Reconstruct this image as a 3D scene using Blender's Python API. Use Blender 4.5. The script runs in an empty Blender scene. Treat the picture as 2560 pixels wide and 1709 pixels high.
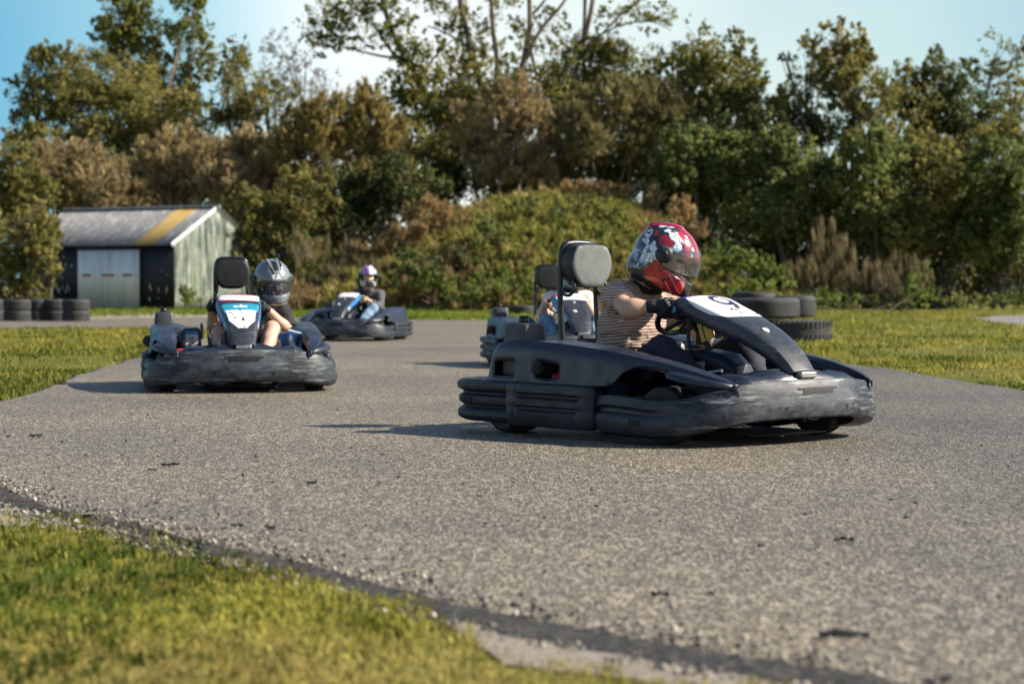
import bpy, bmesh, math, random
import numpy as np
from mathutils import Vector, Matrix
random.seed(7); RNG = np.random.default_rng(11)
S = bpy.context.scene; COL = S.collection
R = math.radians

# ------------------------------------------------------------------ camera numbers (used to turn a measured direction into a place)
LENS, CAM_H = 70.0, 0.74
FPX = 2560*LENS/36; PITCH = math.atan((854.5-728)/FPX)
FW = np.array([0, math.cos(PITCH), -math.sin(PITCH)]); UPV = np.array([0, math.sin(PITCH), math.cos(PITCH)])
CAMP = np.array([0, 0, CAM_H])
def gnd(x, y, z=0.0):
    r = FW*FPX + np.array([1., 0, 0])*(x-1280) - UPV*(y-854.5)
    return CAMP + r*((z-CAM_H)/r[2])
def at(x, y, d):
    r = FW*FPX + np.array([1., 0, 0])*(x-1280) - UPV*(y-854.5)
    return CAMP + r*(d/r[1])

# ------------------------------------------------------------------ materials
MATS = {}
def nodes(name):
    m = bpy.data.materials.new(name); m.use_nodes = True
    nt = m.node_tree; b = nt.nodes['Principled BSDF']
    MATS[name] = m
    return m, nt, b
def N(nt, t, **kw):
    n = nt.nodes.new(t)
    for k, v in kw.items():
        if k in n.inputs.keys(): n.inputs[k].default_value = v
        else: setattr(n, k, v)
    return n
def noise(nt, scale, detail=4, rough=.55, stretch=None, coord='Object', loc=None):
    tc = N(nt, 'ShaderNodeTexCoord'); out = tc.outputs[coord]
    if stretch:
        mp = N(nt, 'ShaderNodeMapping'); mp.inputs['Scale'].default_value = stretch
        if loc: mp.inputs['Rotation'].default_value = loc
        nt.links.new(out, mp.inputs[0]); out = mp.outputs[0]
    n = N(nt, 'ShaderNodeTexNoise'); n.inputs['Scale'].default_value = scale
    n.inputs['Detail'].default_value = detail; n.inputs['Roughness'].default_value = rough
    nt.links.new(out, n.inputs['Vector'])
    return n.outputs['Fac']
def ramp(nt, fac, stops, interp='LINEAR'):
    r = N(nt, 'ShaderNodeValToRGB'); cr = r.color_ramp; cr.interpolation = interp
    while len(cr.elements) < len(stops): cr.elements.new(.5)
    for e, (p, c) in zip(cr.elements, stops):
        e.position = p; e.color = (*c, 1) if len(c) == 3 else c
    nt.links.new(fac, r.inputs[0]); return r.outputs[0]
def mixc(nt, fac, a, b, mode='MIX'):
    m = N(nt, 'ShaderNodeMix', data_type='RGBA', blend_type=mode)
    for s, v in ((0, fac), (6, a), (7, b)):
        if isinstance(v, (int, float)): m.inputs[s].default_value = v
        elif isinstance(v, tuple): m.inputs[s].default_value = (*v, 1)
        else: nt.links.new(v, m.inputs[s])
    return m.outputs[2]
def bump(nt, b, h, strength=.3, dist=.01):
    n = N(nt, 'ShaderNodeBump'); n.inputs['Strength'].default_value = strength; n.inputs['Distance'].default_value = dist
    nt.links.new(h, n.inputs['Height']); nt.links.new(n.outputs[0], b.inputs['Normal'])
def mat(name, col, rough=.5, metal=0, var=.25, scale=8, bmp=0, spec=.5):
    """plain material with a little procedural mottling"""
    m, nt, b = nodes(name)
    c = ramp(nt, noise(nt, scale), [(.3, tuple(x*(1-var) for x in col)), (.7, tuple(min(1, x*(1+var)) for x in col))])
    nt.links.new(c, b.inputs['Base Color'])
    b.inputs['Roughness'].default_value = rough; b.inputs['Metallic'].default_value = metal
    b.inputs['Specular IOR Level'].default_value = spec
    if bmp: bump(nt, b, noise(nt, scale*6), bmp, .004)
    return m
def plastic(name, base, scuff, rough=.42, amount=.62, grey=(.16, .17, .17), sc=7, smudge=0, spec=.5, wear=False, stretch=7):
    """moulded kart plastic: long scrapes, dust and dull patches"""
    m, nt, b = nodes(name)
    s1 = ramp(nt, noise(nt, sc, 10, .72, (1, 1, stretch)), [(amount, (0, 0, 0)), (amount+.12, (1, 1, 1))])
    s2 = ramp(nt, noise(nt, 3.2, 6, .65), [(.42, (0, 0, 0)), (.75, (1, 1, 1))])
    f = N(nt, 'ShaderNodeMath', operation='MULTIPLY'); nt.links.new(s1, f.inputs[0]); f.inputs[1].default_value = scuff
    base2 = mixc(nt, s2, base, tuple(x*1.7+.006 for x in base))
    if smudge:
        s3 = ramp(nt, noise(nt, 4.5, 10, .78, (1, 1, 1.6)), [(.44, (0, 0, 0)), (.70, (smudge,)*3)])
        if wear:      # the nose takes the knocks: scrapes get denser ahead of the wheels
            tcx = N(nt, 'ShaderNodeTexCoord'); spx = N(nt, 'ShaderNodeSeparateXYZ'); nt.links.new(tcx.outputs['Object'], spx.inputs[0])
            mrx = N(nt, 'ShaderNodeMapRange'); mrx.inputs[1].default_value = .70; mrx.inputs[2].default_value = 1.02; mrx.inputs[3].default_value = .45; mrx.inputs[4].default_value = 2.6; nt.links.new(spx.outputs[0], mrx.inputs[0])
            s3 = mixc(nt, 1.0, s3, mrx.outputs[0], 'MULTIPLY')
            f2 = N(nt, 'ShaderNodeMath', operation='MULTIPLY', use_clamp=True); nt.links.new(f.outputs[0], f2.inputs[0]); nt.links.new(mrx.outputs[0], f2.inputs[1]); f = f2
        base2 = mixc(nt, s3, base2, (.13, .145, .15))
    nt.links.new(mixc(nt, f.outputs[0], base2, grey), b.inputs['Base Color'])
    nt.links.new(ramp(nt, noise(nt, 9, 6), [(.3, (rough-.1,)*3), (.75, (rough+.2,)*3)]), b.inputs['Roughness'])
    bump(nt, b, noise(nt, 60, 5), .12, .003); b.inputs['Specular IOR Level'].default_value = spec
    return m
def attr(name, rough=.4, coat=0, bmp=0, spec=.5, scale=60):
    m, nt, b = nodes(name)
    a = N(nt, 'ShaderNodeAttribute'); a.attribute_name = 'Col'
    nt.links.new(a.outputs[0], b.inputs['Base Color']); b.inputs['Roughness'].default_value = rough
    b.inputs['Coat Weight'].default_value = coat; b.inputs['Coat Roughness'].default_value = .08
    b.inputs['Specular IOR Level'].default_value = spec
    if bmp: bump(nt, b, noise(nt, scale, 5), bmp, .004)
    return m
def leafmat(name, trans=.35, rough=.5):
    m, nt, b = nodes(name)
    a = N(nt, 'ShaderNodeAttribute'); a.attribute_name = 'Col'
    nt.links.new(a.outputs[0], b.inputs['Base Color']); b.inputs['Roughness'].default_value = rough
    b.inputs['Specular IOR Level'].default_value = .2
    t = N(nt, 'ShaderNodeBsdfTranslucent'); nt.links.new(a.outputs[0], t.inputs[0])
    x = N(nt, 'ShaderNodeMixShader'); x.inputs[0].default_value = trans
    nt.links.new(b.outputs[0], x.inputs[1]); nt.links.new(t.outputs[0], x.inputs[2])
    nt.links.new(x.outputs[0], nt.nodes['Material Output'].inputs[0])
    return m

plastic('kart_plastic', (.008, .012, .024), .25, .36, .62)
plastic('fairing_plastic', (.012, .016, .026), .35, .40, .56, (.28, .30, .31), 9, .28)
plastic('bumper_plastic', (.011, .014, .020), .40, .46, .60, (.15, .16, .155), 8, .10, .36)
plastic('front_plastic', (.010, .013, .020), .36, .44, .56, (.30, .32, .32), 4.5, .34, .36, True, 13)
plastic('dull_plastic', (.03, .032, .033), .5, .55)
mat('rubber', (.016, .016, .017), .75, 0, .3, 30, .3)
mat('old_tyre', (.030, .031, .031), .8, 0, .45, 6, .5)
mat('black_paint', (.010, .011, .014), .3, 0, .2, 12)
mat('steel', (.42, .42, .41), .35, .9, .2, 20)
mat('alloy', (.55, .54, .5), .4, .6, .25, 20)
mat('engine_dark', (.03, .03, .032), .5, .3, .5, 20)
mat('red_paint', (.42, .03, .035), .35, 0, .15, 10)
mat('seat_shell', (.010, .010, .011), .7, 0, .3, 10)
mat('foam_cover', (.110, .120, .118), .62, 0, .28, 9, .25)
mat('pad_side', (.014, .014, .016), .5, 0, .3, 15)
mat('slot_dark', (.004, .004, .005), .7, 0, .2, 10)
mat('yellow_tag', (.55, .34, .06), .5, 0, .15, 12)
mat('white_bolt', (.72, .72, .70), .4, 0, .1, 30)
mat('blue_glass', (.10, .32, .50), .2, 0, .15, 30)
attr('sticker', .35)
attr('helmet_shell', .22, .8)
attr('helmet_matte', .33, .4)
attr('skin', .5, 0, .1, .4, 120)
mat('glove', (.010, .010, .012), .7, 0, .3, 40, .4)
mat('balaclava', (.008, .008, .009), .9, 0, .3, 60, .4)
mat('black_shirt', (.010, .010, .011), .85, 0, .35, 25, .4)
mat('navy_trousers', (.012, .014, .026), .8, 0, .4, 30, .5)
mat('grey_trousers', (.035, .037, .042), .8, 0, .4, 30, .5)
mat('beige_shorts', (.24, .20, .15), .85, 0, .2, 20, .4)
mat('jeans', (.16, .26, .36), .8, 0, .45, 14, .4)
mat('dark_jeans', (.06, .10, .19), .8, 0, .5, 12, .4)
mat('hoodie_grey', (.085, .08, .08), .9, 0, .25, 20, .4)
mat('hoodie_navy', (.010, .012, .03), .85, 0, .3, 20, .4)
mat('white_shirt', (.62, .57, .53), .85, 0, .1, 15, .3)
mat('white_cord', (.7, .7, .68), .8, 0, .1, 30)
mat('shoe', (.05, .05, .05), .7, 0, .4, 20)
mat('bark', (.085, .068, .048), .9, 0, .5, 5, .5)
mat('pale_bark', (.16, .13, .095), .9, 0, .45, 5, .5)
leafmat('leaf', .50, .6); leafmat('dry', .42, .8); leafmat('grassblade', .45, .6)

def glass(name, tint, refl=.12, clear=.8):
    m, nt, b = nodes(name); nt.nodes.remove(b)
    tr = N(nt, 'ShaderNodeBsdfTransparent'); tr.inputs[0].default_value = (*tint, 1)
    gl = N(nt, 'ShaderNodeBsdfGlossy'); gl.inputs['Roughness'].default_value = .06
    df = N(nt, 'ShaderNodeBsdfDiffuse'); df.inputs[0].default_value = (.35, .42, .48, 1)
    lw = N(nt, 'ShaderNodeLayerWeight'); lw.inputs[0].default_value = .35
    mth = N(nt, 'ShaderNodeMath', operation='MULTIPLY_ADD'); mth.inputs[1].default_value = .55; mth.inputs[2].default_value = refl
    nt.links.new(lw.outputs[0], mth.inputs[0])
    x0 = N(nt, 'ShaderNodeMixShader'); x0.inputs[0].default_value = clear
    nt.links.new(df.outputs[0], x0.inputs[1]); nt.links.new(tr.outputs[0], x0.inputs[2])
    x = N(nt, 'ShaderNodeMixShader'); nt.links.new(mth.outputs[0], x.inputs[0])
    nt.links.new(x0.outputs[0], x.inputs[1]); nt.links.new(gl.outputs[0], x.inputs[2])
    nt.links.new(x.outputs[0], nt.nodes['Material Output'].inputs[0])
    return m
glass('visor_clear', (.88, .93, .96), .04, .93)
glass('visor_smoke', (.34, .38, .45), .08, .94)

def stripes():
    m, nt, b = nodes('striped_shirt')
    tc = N(nt, 'ShaderNodeTexCoord'); sx = N(nt, 'ShaderNodeSeparateXYZ'); nt.links.new(tc.outputs['Object'], sx.inputs[0])
    n = noise(nt, 4.5, 3)
    a = N(nt, 'ShaderNodeMath', operation='MULTIPLY_ADD'); a.inputs[1].default_value = .050; nt.links.new(n, a.inputs[0]); nt.links.new(sx.outputs[2], a.inputs[2])
    t = N(nt, 'ShaderNodeMath', operation='MULTIPLY_ADD'); t.inputs[1].default_value = -.10; nt.links.new(sx.outputs[0], t.inputs[0]); nt.links.new(a.outputs[0], t.inputs[2])
    f = N(nt, 'ShaderNodeMath', operation='MULTIPLY'); f.inputs[1].default_value = 1/.0155; nt.links.new(t.outputs[0], f.inputs[0])
    fr = N(nt, 'ShaderNodeMath', operation='FRACT'); nt.links.new(f.outputs[0], fr.inputs[0])
    c = ramp(nt, fr.outputs[0], [(0, (.17, .105, .12)), (.30, (.52, .41, .34)), (.58, (.48, .32, .10)), (.72, (.52, .41, .35)), (.92, (.17, .105, .12))], 'CONSTANT')
    nt.links.new(c, b.inputs['Base Color']); b.inputs['Roughness'].default_value = .85; b.inputs['Specular IOR Level'].default_value = .2
    bump(nt, b, noise(nt, 25, 6), .5, .006)
stripes()

# ------------------------------------------------------------------ meshes
def mk(name, V, F, mats, parent=None, smooth=True, mi=None, col=None, angle=42):
    me = bpy.data.meshes.new(name)
    V = np.asarray(V, np.float32)
    if isinstance(F, np.ndarray):
        nf, k = F.shape
        me.vertices.add(len(V)); me.vertices.foreach_set('co', V.ravel())
        me.loops.add(nf*k); me.loops.foreach_set('vertex_index', F.ravel().astype(np.int32))
        me.polygons.add(nf); me.polygons.foreach_set('loop_start', np.arange(0, nf*k, k, dtype=np.int32))
        me.update(calc_edges=True)
    else:
        me.from_pydata([tuple(map(float, v)) for v in V], [], F); me.update()
    if not isinstance(mats, (list, tuple)): mats = [mats]
    for m in mats: me.materials.append(MATS[m])
    if mi is not None: me.polygons.foreach_set('material_index', np.asarray(mi, np.int32))
    if smooth:
        me.polygons.foreach_set('use_smooth', np.ones(len(me.polygons), bool))
        if angle: me.set_sharp_from_angle(angle=R(angle))
    if col is not None:
        c = np.ones((len(V), 4), np.float32); c[:, :3] = col
        me.color_attributes.new('Col', 'FLOAT_COLOR', 'POINT').data.foreach_set('color', c.ravel())
    o = bpy.data.objects.new(name, me); COL.objects.link(o)
    if parent: o.parent = parent
    return o
def tag(o, label=None, cat=None, group=None, kind=None):
    if label: o['label'] = label
    if cat: o['category'] = cat
    if group: o['group'] = group
    if kind: o['kind'] = kind
    return o
def empty(name, loc=(0, 0, 0), rz=0, **kw):
    o = bpy.data.objects.new(name, None); COL.objects.link(o); o.location = loc; o.rotation_euler = (0, 0, rz)
    o.empty_display_size = .1
    return tag(o, **kw)
def copy_tree(o, parent=None):
    c = o.copy(); COL.objects.link(c); c.parent = parent
    for ch in [x for x in bpy.data.objects if x.parent == o]: copy_tree(ch, c)
    return c
def solid(o, t, off=-1):
    m = o.modifiers.new('thickness', 'SOLIDIFY'); m.thickness = t; m.offset = off; return o
def bevel(o, w, seg=2):
    m = o.modifiers.new('bevel', 'BEVEL'); m.width = w; m.segments = seg; m.limit_method = 'ANGLE'; m.angle_limit = R(35); return o
def catmull(pts, n, closed=False):
    p = np.asarray(pts, float); k = len(p)
    seg = np.linalg.norm(np.diff(np.vstack([p, p[:1]]) if closed else p, axis=0), axis=1); cum = np.r_[0, np.cumsum(seg)]
    out = []
    for s in np.linspace(0, cum[-1], n, endpoint=not closed):
        i = min(np.searchsorted(cum, s, 'right')-1, len(seg)-1); t = (s-cum[i])/max(seg[i], 1e-9)
        g = (lambda j: p[j % k]) if closed else (lambda j: p[min(max(j, 0), k-1)])
        a, b, c, d = g(i-1), g(i), g(i+1), g(i+2)
        out.append(.5*((2*b)+(-a+c)*t+(2*a-5*b+4*c-d)*t*t+(-a+3*b-3*c+d)*t**3))
    return np.array(out)
def mono(x, xs, ys):
    """smooth interpolation between stations"""
    x = np.clip(x, xs[0], xs[-1]); i = int(np.clip(np.searchsorted(xs, x, 'right')-1, 0, len(xs)-2))
    t = (x-xs[i])/(xs[i+1]-xs[i]); h = xs[i+1]-xs[i]
    def sl(j):
        if j <= 0 or j >= len(xs)-1: return 0 if 0 < j else (ys[1]-ys[0])/(xs[1]-xs[0])
        a = (ys[j]-ys[j-1])/(xs[j]-xs[j-1]); b = (ys[j+1]-ys[j])/(xs[j+1]-xs[j])
        return 0 if a*b <= 0 else 2*a*b/(a+b)
    return (2*t**3-3*t*t+1)*ys[i]+(t**3-2*t*t+t)*h*sl(i)+(-2*t**3+3*t*t)*ys[i+1]+(t**3-t*t)*h*sl(i+1)
class MB:
    def __init__(s): s.V = []; s.F = []; s.mi = []; s.col = []
    def add(s, V, F, mi=0, col=(1, 1, 1)):
        o = len(s.V); s.V += [tuple(v) for v in V]; s.F += [tuple(o+i for i in f) for f in F]; s.mi += [mi]*len(F)
        s.col += [col]*len(V) if np.ndim(col) == 1 else [tuple(c) for c in col]
        return s
    def grid(s, P, cu=False, cv=False, caps=False, mi=0, drop=None, col=(1, 1, 1)):
        P = np.asarray(P); n, m = P.shape[:2]; F = []
        for i in range(n if cu else n-1):
            for j in range(m if cv else m-1):
                if drop and drop(i, j): continue
                i2, j2 = (i+1) % n, (j+1) % m
                F.append((i*m+j, i*m+j2, i2*m+j2, i2*m+j))
        if caps: F += [tuple(range(m))[::-1], tuple((n-1)*m+j for j in range(m))]
        return s.add(P.reshape(-1, 3), F, mi, col if np.ndim(col) == 1 else np.asarray(col).reshape(-1, 3))
    def box(s, c, d, mi=0, rot=None, taper=(1, 1)):
        x, y, z = d[0]/2, d[1]/2, d[2]/2; V = []
        for sz in (-1, 1):
            t = taper if sz > 0 else (1, 1)
            for sx, sy in ((-1, -1), (1, -1), (1, 1), (-1, 1)): V.append(Vector((sx*x*t[0], sy*y*t[1], sz*z)))
        if rot is not None: V = [rot @ v for v in V]
        V = [v+Vector(c) for v in V]
        return s.add(V, [(3, 2, 1, 0), (4, 5, 6, 7), (0, 1, 5, 4), (1, 2, 6, 5), (2, 3, 7, 6), (3, 0, 4, 7)], mi)
    def tube(s, pts, r, n=10, smooth=0, mi=0, closed=False, caps=True):
        p = np.asarray(pts, float)
        if smooth: p = catmull(p, smooth, closed)
        k = len(p); rr = np.full(k, r) if np.isscalar(r) else np.interp(np.linspace(0, 1, k), np.linspace(0, 1, len(r)), r)
        T = np.gradient(p, axis=0) if not closed else np.roll(p, -1, 0)-np.roll(p, 1, 0)
        T /= np.maximum(np.linalg.norm(T, axis=1, keepdims=True), 1e-9)
        a = np.array([0, 0, 1.]) if abs(T[0][2]) < .9 else np.array([1., 0, 0])
        rings = []
        u = np.cross(T[0], a); u /= np.linalg.norm(u)
        for i in range(k):
            u = u-T[i]*(u@T[i]); u /= np.linalg.norm(u); v = np.cross(T[i], u)
            rings.append([p[i]+rr[i]*(math.cos(q)*u+math.sin(q)*v) for q in np.linspace(0, 2*math.pi, n, endpoint=False)])
        return s.grid(np.array(rings), closed, True, caps and not closed, mi)
    def lathe(s, prof, c, axis='y', n=32, mi=0, rot=None):
        P = []
        for i in range(n):
            a = 2*math.pi*i/n; row = []
            for r, h in prof:
                v = {'y': (r*math.cos(a), h, r*math.sin(a)), 'z': (r*math.cos(a), r*math.sin(a), h), 'x': (h, r*math.cos(a), r*math.sin(a))}[axis]
                v = Vector(v)
                if rot is not None: v = rot @ v
                row.append(np.array(v)+np.array(c))
            P.append(row)
        return s.grid(np.array(P), True, False, False, mi)
    def ell(s, c, r, n=14, m=9, mi=0):
        P = [[(c[0]+r[0]*math.sin(b)*math.cos(a), c[1]+r[1]*math.sin(b)*math.sin(a), c[2]+r[2]*math.cos(b)) for b in np.linspace(.02, math.pi-.02, m)] for a in np.linspace(0, 2*math.pi, n, endpoint=False)]
        return s.grid(np.array(P), True, False, False, mi)
    def patch(s, P, i0, i1, j0, j1, off, n=8, m=8, mi=0, keep=None, colf=None):
        """a thin decal lying on the lofted surface P, lifted by off"""
        P = np.asarray(P); I = np.linspace(i0, i1, n); J = np.linspace(j0, j1, m); cen = P.reshape(-1, 3).mean(0)
        def sm(i, j):
            i = min(max(i, 0), P.shape[0]-1.001); j = min(max(j, 0), P.shape[1]-1.001); a, b = int(i), int(j); u, v = i-a, j-b
            return (P[a, b]*(1-u)*(1-v)+P[a+1, b]*u*(1-v)+P[a, b+1]*(1-u)*v+P[a+1, b+1]*u*v)
        Q = []
        for i in I:
            row = []
            for j in J:
                p = sm(i, j); nn = np.cross(sm(i+.4, j)-sm(i-.4, j), sm(i, j+.4)-sm(i, j-.4)); nn /= np.linalg.norm(nn)+1e-9
                if nn@(p-cen) < 0: nn = -nn
                row.append(p+nn*off)
            Q.append(row)
        uu, vv = np.linspace(0, 1, n), np.linspace(0, 1, m)
        drop = (lambda a, b: not keep((uu[a]+uu[a+1])/2, (vv[b]+vv[b+1])/2)) if keep else None
        col = (1, 1, 1)
        if colf is not None: col = np.array([[colf(u, v) for v in vv] for u in uu])
        return s.grid(np.array(Q), False, False, False, mi, drop, col)
    def mirror(s):
        m = MB(); m.V = [(x, -y, z) for x, y, z in s.V]; m.F = [f[::-1] for f in s.F]; m.mi = list(s.mi); m.col = list(s.col); return m
    def build(s, name, mats, parent=None, smooth=True, angle=42, fix=True, col=False):
        o = mk(name, s.V, s.F, mats, parent, smooth, s.mi, np.array(s.col) if col else None, None)
        used = set(i for f in s.F for i in f)
        bm = bmesh.new(); bm.from_mesh(o.data)
        if len(used) < len(s.V): bmesh.ops.delete(bm, geom=[v for v in bm.verts if not v.link_faces], context='VERTS')
        if fix: bmesh.ops.recalc_face_normals(bm, faces=bm.faces)
        bm.to_mesh(o.data); bm.free()
        if smooth: o.data.set_sharp_from_angle(angle=R(angle))
        return o
def sd_seg(px, py, a, b):
    ax, ay = a; bx, by = b; dx, dy = bx-ax, by-ay
    t = np.clip(((px-ax)*dx+(py-ay)*dy)/(dx*dx+dy*dy+1e-12), 0, 1)
    return np.hypot(px-ax-t*dx, py-ay-t*dy)
GLYPH = {'9': [[(.1+.32*math.cos(a)+.32, .66+.32*math.sin(a)) for a in np.linspace(0, 2*math.pi, 25)], [(.74, .66), (.72, .38), (.5, 0)]],
         'K': [[(.1, 0), (.1, 1)], [(.65, 1), (.1, .42)], [(.25, .55), (.7, 0)]],
         'A': [[(.05, 0), (.4, 1), (.75, 0)], [(.18, .35), (.62, .35)]],
         'I': [[(.3, 0), (.3, 1)]]}
def glyph_d(ch, x, y):
    d = 9
    for line in GLYPH[ch]:
        for a, b in zip(line[:-1], line[1:]): d = min(d, sd_seg(x, y, a, b))
    return d
# ================================================================== the rental kart (x forward, y to the driver's left, z up)
def bumper_loft(half, n, top, bot, depth, prof, mirror=True, endround=0, sgn=1):
    half = np.array(half); path = np.vstack([half, half[::-1][1:]*[1, -1]]) if mirror else half
    p = catmull(path, n); T = np.gradient(p, axis=0); T /= np.linalg.norm(T, axis=1, keepdims=True)
    P = []
    for i in range(n):
        nx, ny = sgn*T[i][1], -sgn*T[i][0]
        x = p[i][0]; zt, zb, dp = top(x), bot(x), depth(x); row = []
        e = min(i, n-1-i)/max(endround, 1); sc = math.sqrt(max(.02, 1-(1-min(e, 1))**2)) if endround else 1
        zc = (zt+zb)/2
        for o, h in prof(x):
            o = -dp if o is None else o
            z = zb+(zt-zb)*h
            if endround: z = zc+(z-zc)*(.55+.45*sc); o = o-.04*(1-sc)
            row.append((p[i][0]+nx*o, p[i][1]+ny*o, z))
        P.append(row)
    return np.array(P)
def make_wheel(root, x, y, r, w, steer=0):
    s = 1 if y > 0 else -1
    t = MB(); h = w/2
    prof = [(.066, -h*.86), (.085, -h), (r*.86, -h*1.02), (r*.96, -h*.9), (r, -h*.62), (r, -h*.2), (r*.985, -h*.18), (r*.985, -h*.1), (r, -h*.08), (r, h*.08), (r*.985, h*.1), (r*.985, h*.18), (r, h*.2), (r, h*.62), (r*.96, h*.9), (r*.86, h*1.02), (.085, h), (.066, h*.86)]
    t.lathe(prof, (0, 0, 0), 'y', 36)
    o = t.build('wheel', 'rubber', root); o.location = (x, y, r); o.rotation_euler = (0, 0, steer)
    m = MB(); m.lathe([(.068, -h*.87), (.064, -h*.8), (.05, -h*.5*1), (.03, -h*.1), (.028, h*.1), (.05, h*.5), (.064, h*.8), (.068, h*.87)], (0, 0, 0), 'y', 24)
    m.lathe([(.0, s*h*.62), (.03, s*h*.62), (.034, s*h*.55), (.034, s*h*.1)], (0, 0, 0), 'y', 12)
    for k in range(5):
        a = k*math.tau/5; m.tube([(math.cos(a)*.022, s*h*.45, math.sin(a)*.022), (math.cos(a)*.06, s*h*.68, math.sin(a)*.06)], .009, 6)
    m.build('rim', 'alloy', o)
    return o
def front_details(b, P):
    n = len(P)
    c = (n-1)/2
    # dark decals paint the shade of slots and recess lines; rivets are decals too
    b.patch(P, c-5.5, c+5.5, 4.7, 6.2, .0025, 10, 4, 1, lambda u, v: abs(u-.5) < .5-.16*v)
    b.patch(P, 12.5, 15.5, 8.3, 9.6, .002, 6, 4, 1); b.patch(P, n-16.5, n-13.5, 8.3, 9.6, .002, 6, 4, 1)
    for k in (22, 33, 44, n-23, n-34, n-45): b.patch(P, k, k+.6, 9.0, 9.6, .002, 5, 5, 2, lambda u, v: (u-.5)**2+(v-.5)**2 < .25)
    for k in (c-9, c+8): b.patch(P, k, k+.9, 9.2, 9.9, .002, 5, 5, 1, lambda u, v: (u-.5)**2+(v-.5)**2 < .25)
    for i0, i1, j0 in ((18, 41, 6.95), (n-42, n-19, 6.95), (9, 30, 11.3), (n-31, n-10, 11.3)): b.patch(P, i0, i1, j0, j0+.16, .0015, 40, 3, 1)
    return b
def make_kart():
    root = empty('go_kart')
    # ---- front bumper: tall shield wrapping round both front wheels
    half = [(.20, -.655), (.34, -.675), (.50, -.682), (.65, -.678), (.78, -.648), (.89, -.578), (.965, -.466), (1.012, -.31), (1.04, -.15), (1.048, 0)]
    xs = [.20, .34, .50, .65, .78, .89, .965, 1.012, 1.048]
    top = lambda x: mono(x, xs, [.205, .228, .222, .212, .222, .252, .282, .300, .308])
    bot = lambda x: mono(x, xs, [.052, .042, .036, .036, .048, .072, .100, .118, .124])
    dep = lambda x: mono(x, xs, [.11, .14, .16, .15, .11, .085, .075, .07, .07])
    def prof(x):
        g = float(np.clip(1-(x-.60)/.22, 0, 1)); f = 1-g
        return [(None, .93), (-.045, .985), (-.008, 1.0), (-.001, .985), (.004+.003*f, .87), (.008+.006*f, .76), (.017*f-.010*g, .66), (-.008*g+.020*f, .585), (.012+.010*f, .50), (.016+.010*f, .38), (.014+.010*f, .22), (.004+.008*f, .06), (-.02, 0), (None, .03)]
    make_kart.low = None
    for lift in (False, True):      # the lead kart's shield is bent upwards at the front
        P = bumper_loft(half, 110, top, (lambda x: bot(x)-.045*max(0, min(1, (x-.7)/.3))) if not lift else bot, dep, prof, True, 4)
        b = MB().grid(P, False, True, True); n = len(P)
        if not lift: make_kart.low = front_details(b, P).build('front_bumper', ['front_plastic', 'slot_dark', 'dull_plastic'])
    front_details(b, P).build('front_bumper', ['front_plastic', 'slot_dark', 'dull_plastic'], root)
    # ---- rear bumper with three stacked rolls
    half = [(-.36, -.648), (-.48, -.660), (-.66, -.668), (-.80, -.652), (-.895, -.585), (-.938, -.45), (-.955, -.2), (-.958, 0)]
    def prof(x):
        q = []
        for h0, h1, o in ((1, .70, .012), (.66, .36, .004), (.32, 0, .010)):
            for t in np.linspace(.03, .97, 6): q.append((o-.028*(2*t-1)**4-.004*(2*t-1)**2, h0+(h1-h0)*t))
            q.append((-.022, h1-.02))
        q[-1] = (None, .04)
        return [(None, .97)]+q
    P = bumper_loft(half, 90, lambda x: .268, lambda x: .05+max(0, -.72-x)*.05, lambda x: .075, prof, sgn=-1)
    b = MB().grid(P, False, True, True)
    P2 = P; n = len(P)
    for k0 in (13, n-17): b.patch(P2, k0, k0+4, 9.2, 12.2, .004, 8, 4, 1, lambda u, v: abs(u-.5)+.3*abs(v-.5) < .55)
    for k0 in (22, n-23): b.patch(P2, k0, k0+1, 16.2, 17.5, .004, 6, 6, 1, lambda u, v: (u-.5)**2+(v-.5)**2 < .25)
    b.build('rear_bumper', ['bumper_plastic', 'slot_dark'], root)
    # ---- side bumpers
    path = [(-.43, -.668), (-.36, -.684), (-.25, -.690), (-.05, -.694), (.12, -.692), (.205, -.684), (.245, -.668)]
    def prof(x):
        g = float(np.clip((.17-x)/.03, 0, 1)*np.clip((x+.34)/.05, 0, 1))
        return [(None, .98), (-.03, 1.0), (.006, .985), (.012, .93), (.012, .80), (.010-.016*g, .74), (.010-.016*g, .70), (.014, .64), (.014, .50), (.012-.014*g, .45), (.012-.014*g, .41), (.014, .35), (.012, .15), (0, .03), (-.03, 0), (None, .02)]
    P = bumper_loft(path, 44, lambda x: .262-.02*max(0, x), lambda x: .046, lambda x: .09, prof, False, 3)
    b = MB().grid(P, False, True, True)
    b.patch(P, 6, 7.1, 4, 4.9, .003, 6, 6, 2, lambda u, v: (u-.5)**2+(v-.5)**2 < .25)
    b.patch(P, 5.6, 7, 10.5, 12, .003, 7, 7, 1, lambda u, v: (u-.5)**2+(v-.5)**2 < .25)
    b.build('side_bumper', ['bumper_plastic', 'slot_dark', 'steel'], root); b.mirror().build('side_bumper', ['bumper_plastic', 'slot_dark', 'steel'], root)
    # ---- side pods: bodywork over engine (right) and seat side (left)
    xs = np.array([-.645, -.60, -.55, -.46, -.30, -.15, 0, .18, .30, .40, .52, .66, .80, .93, .985])
    zt = [.275, .385, .452, .464, .466, .462, .452, .438, .426, .412, .394, .372, .342, .306, .285]
    yo = [-.60, -.632, -.640, -.643, -.645, -.645, -.643, -.638, -.630, -.620, -.605, -.585, -.555, -.505, -.475]
    zb = [.262, .258, .256, .255, .255, .255, .255, .255, .265, .335, .368, .352, .322, .288, .277]
    yi = [-.47, -.44, -.42, -.40, -.38, -.375, -.38, -.40, -.425, -.44, -.455, -.465, -.468, -.462, -.458]
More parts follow.
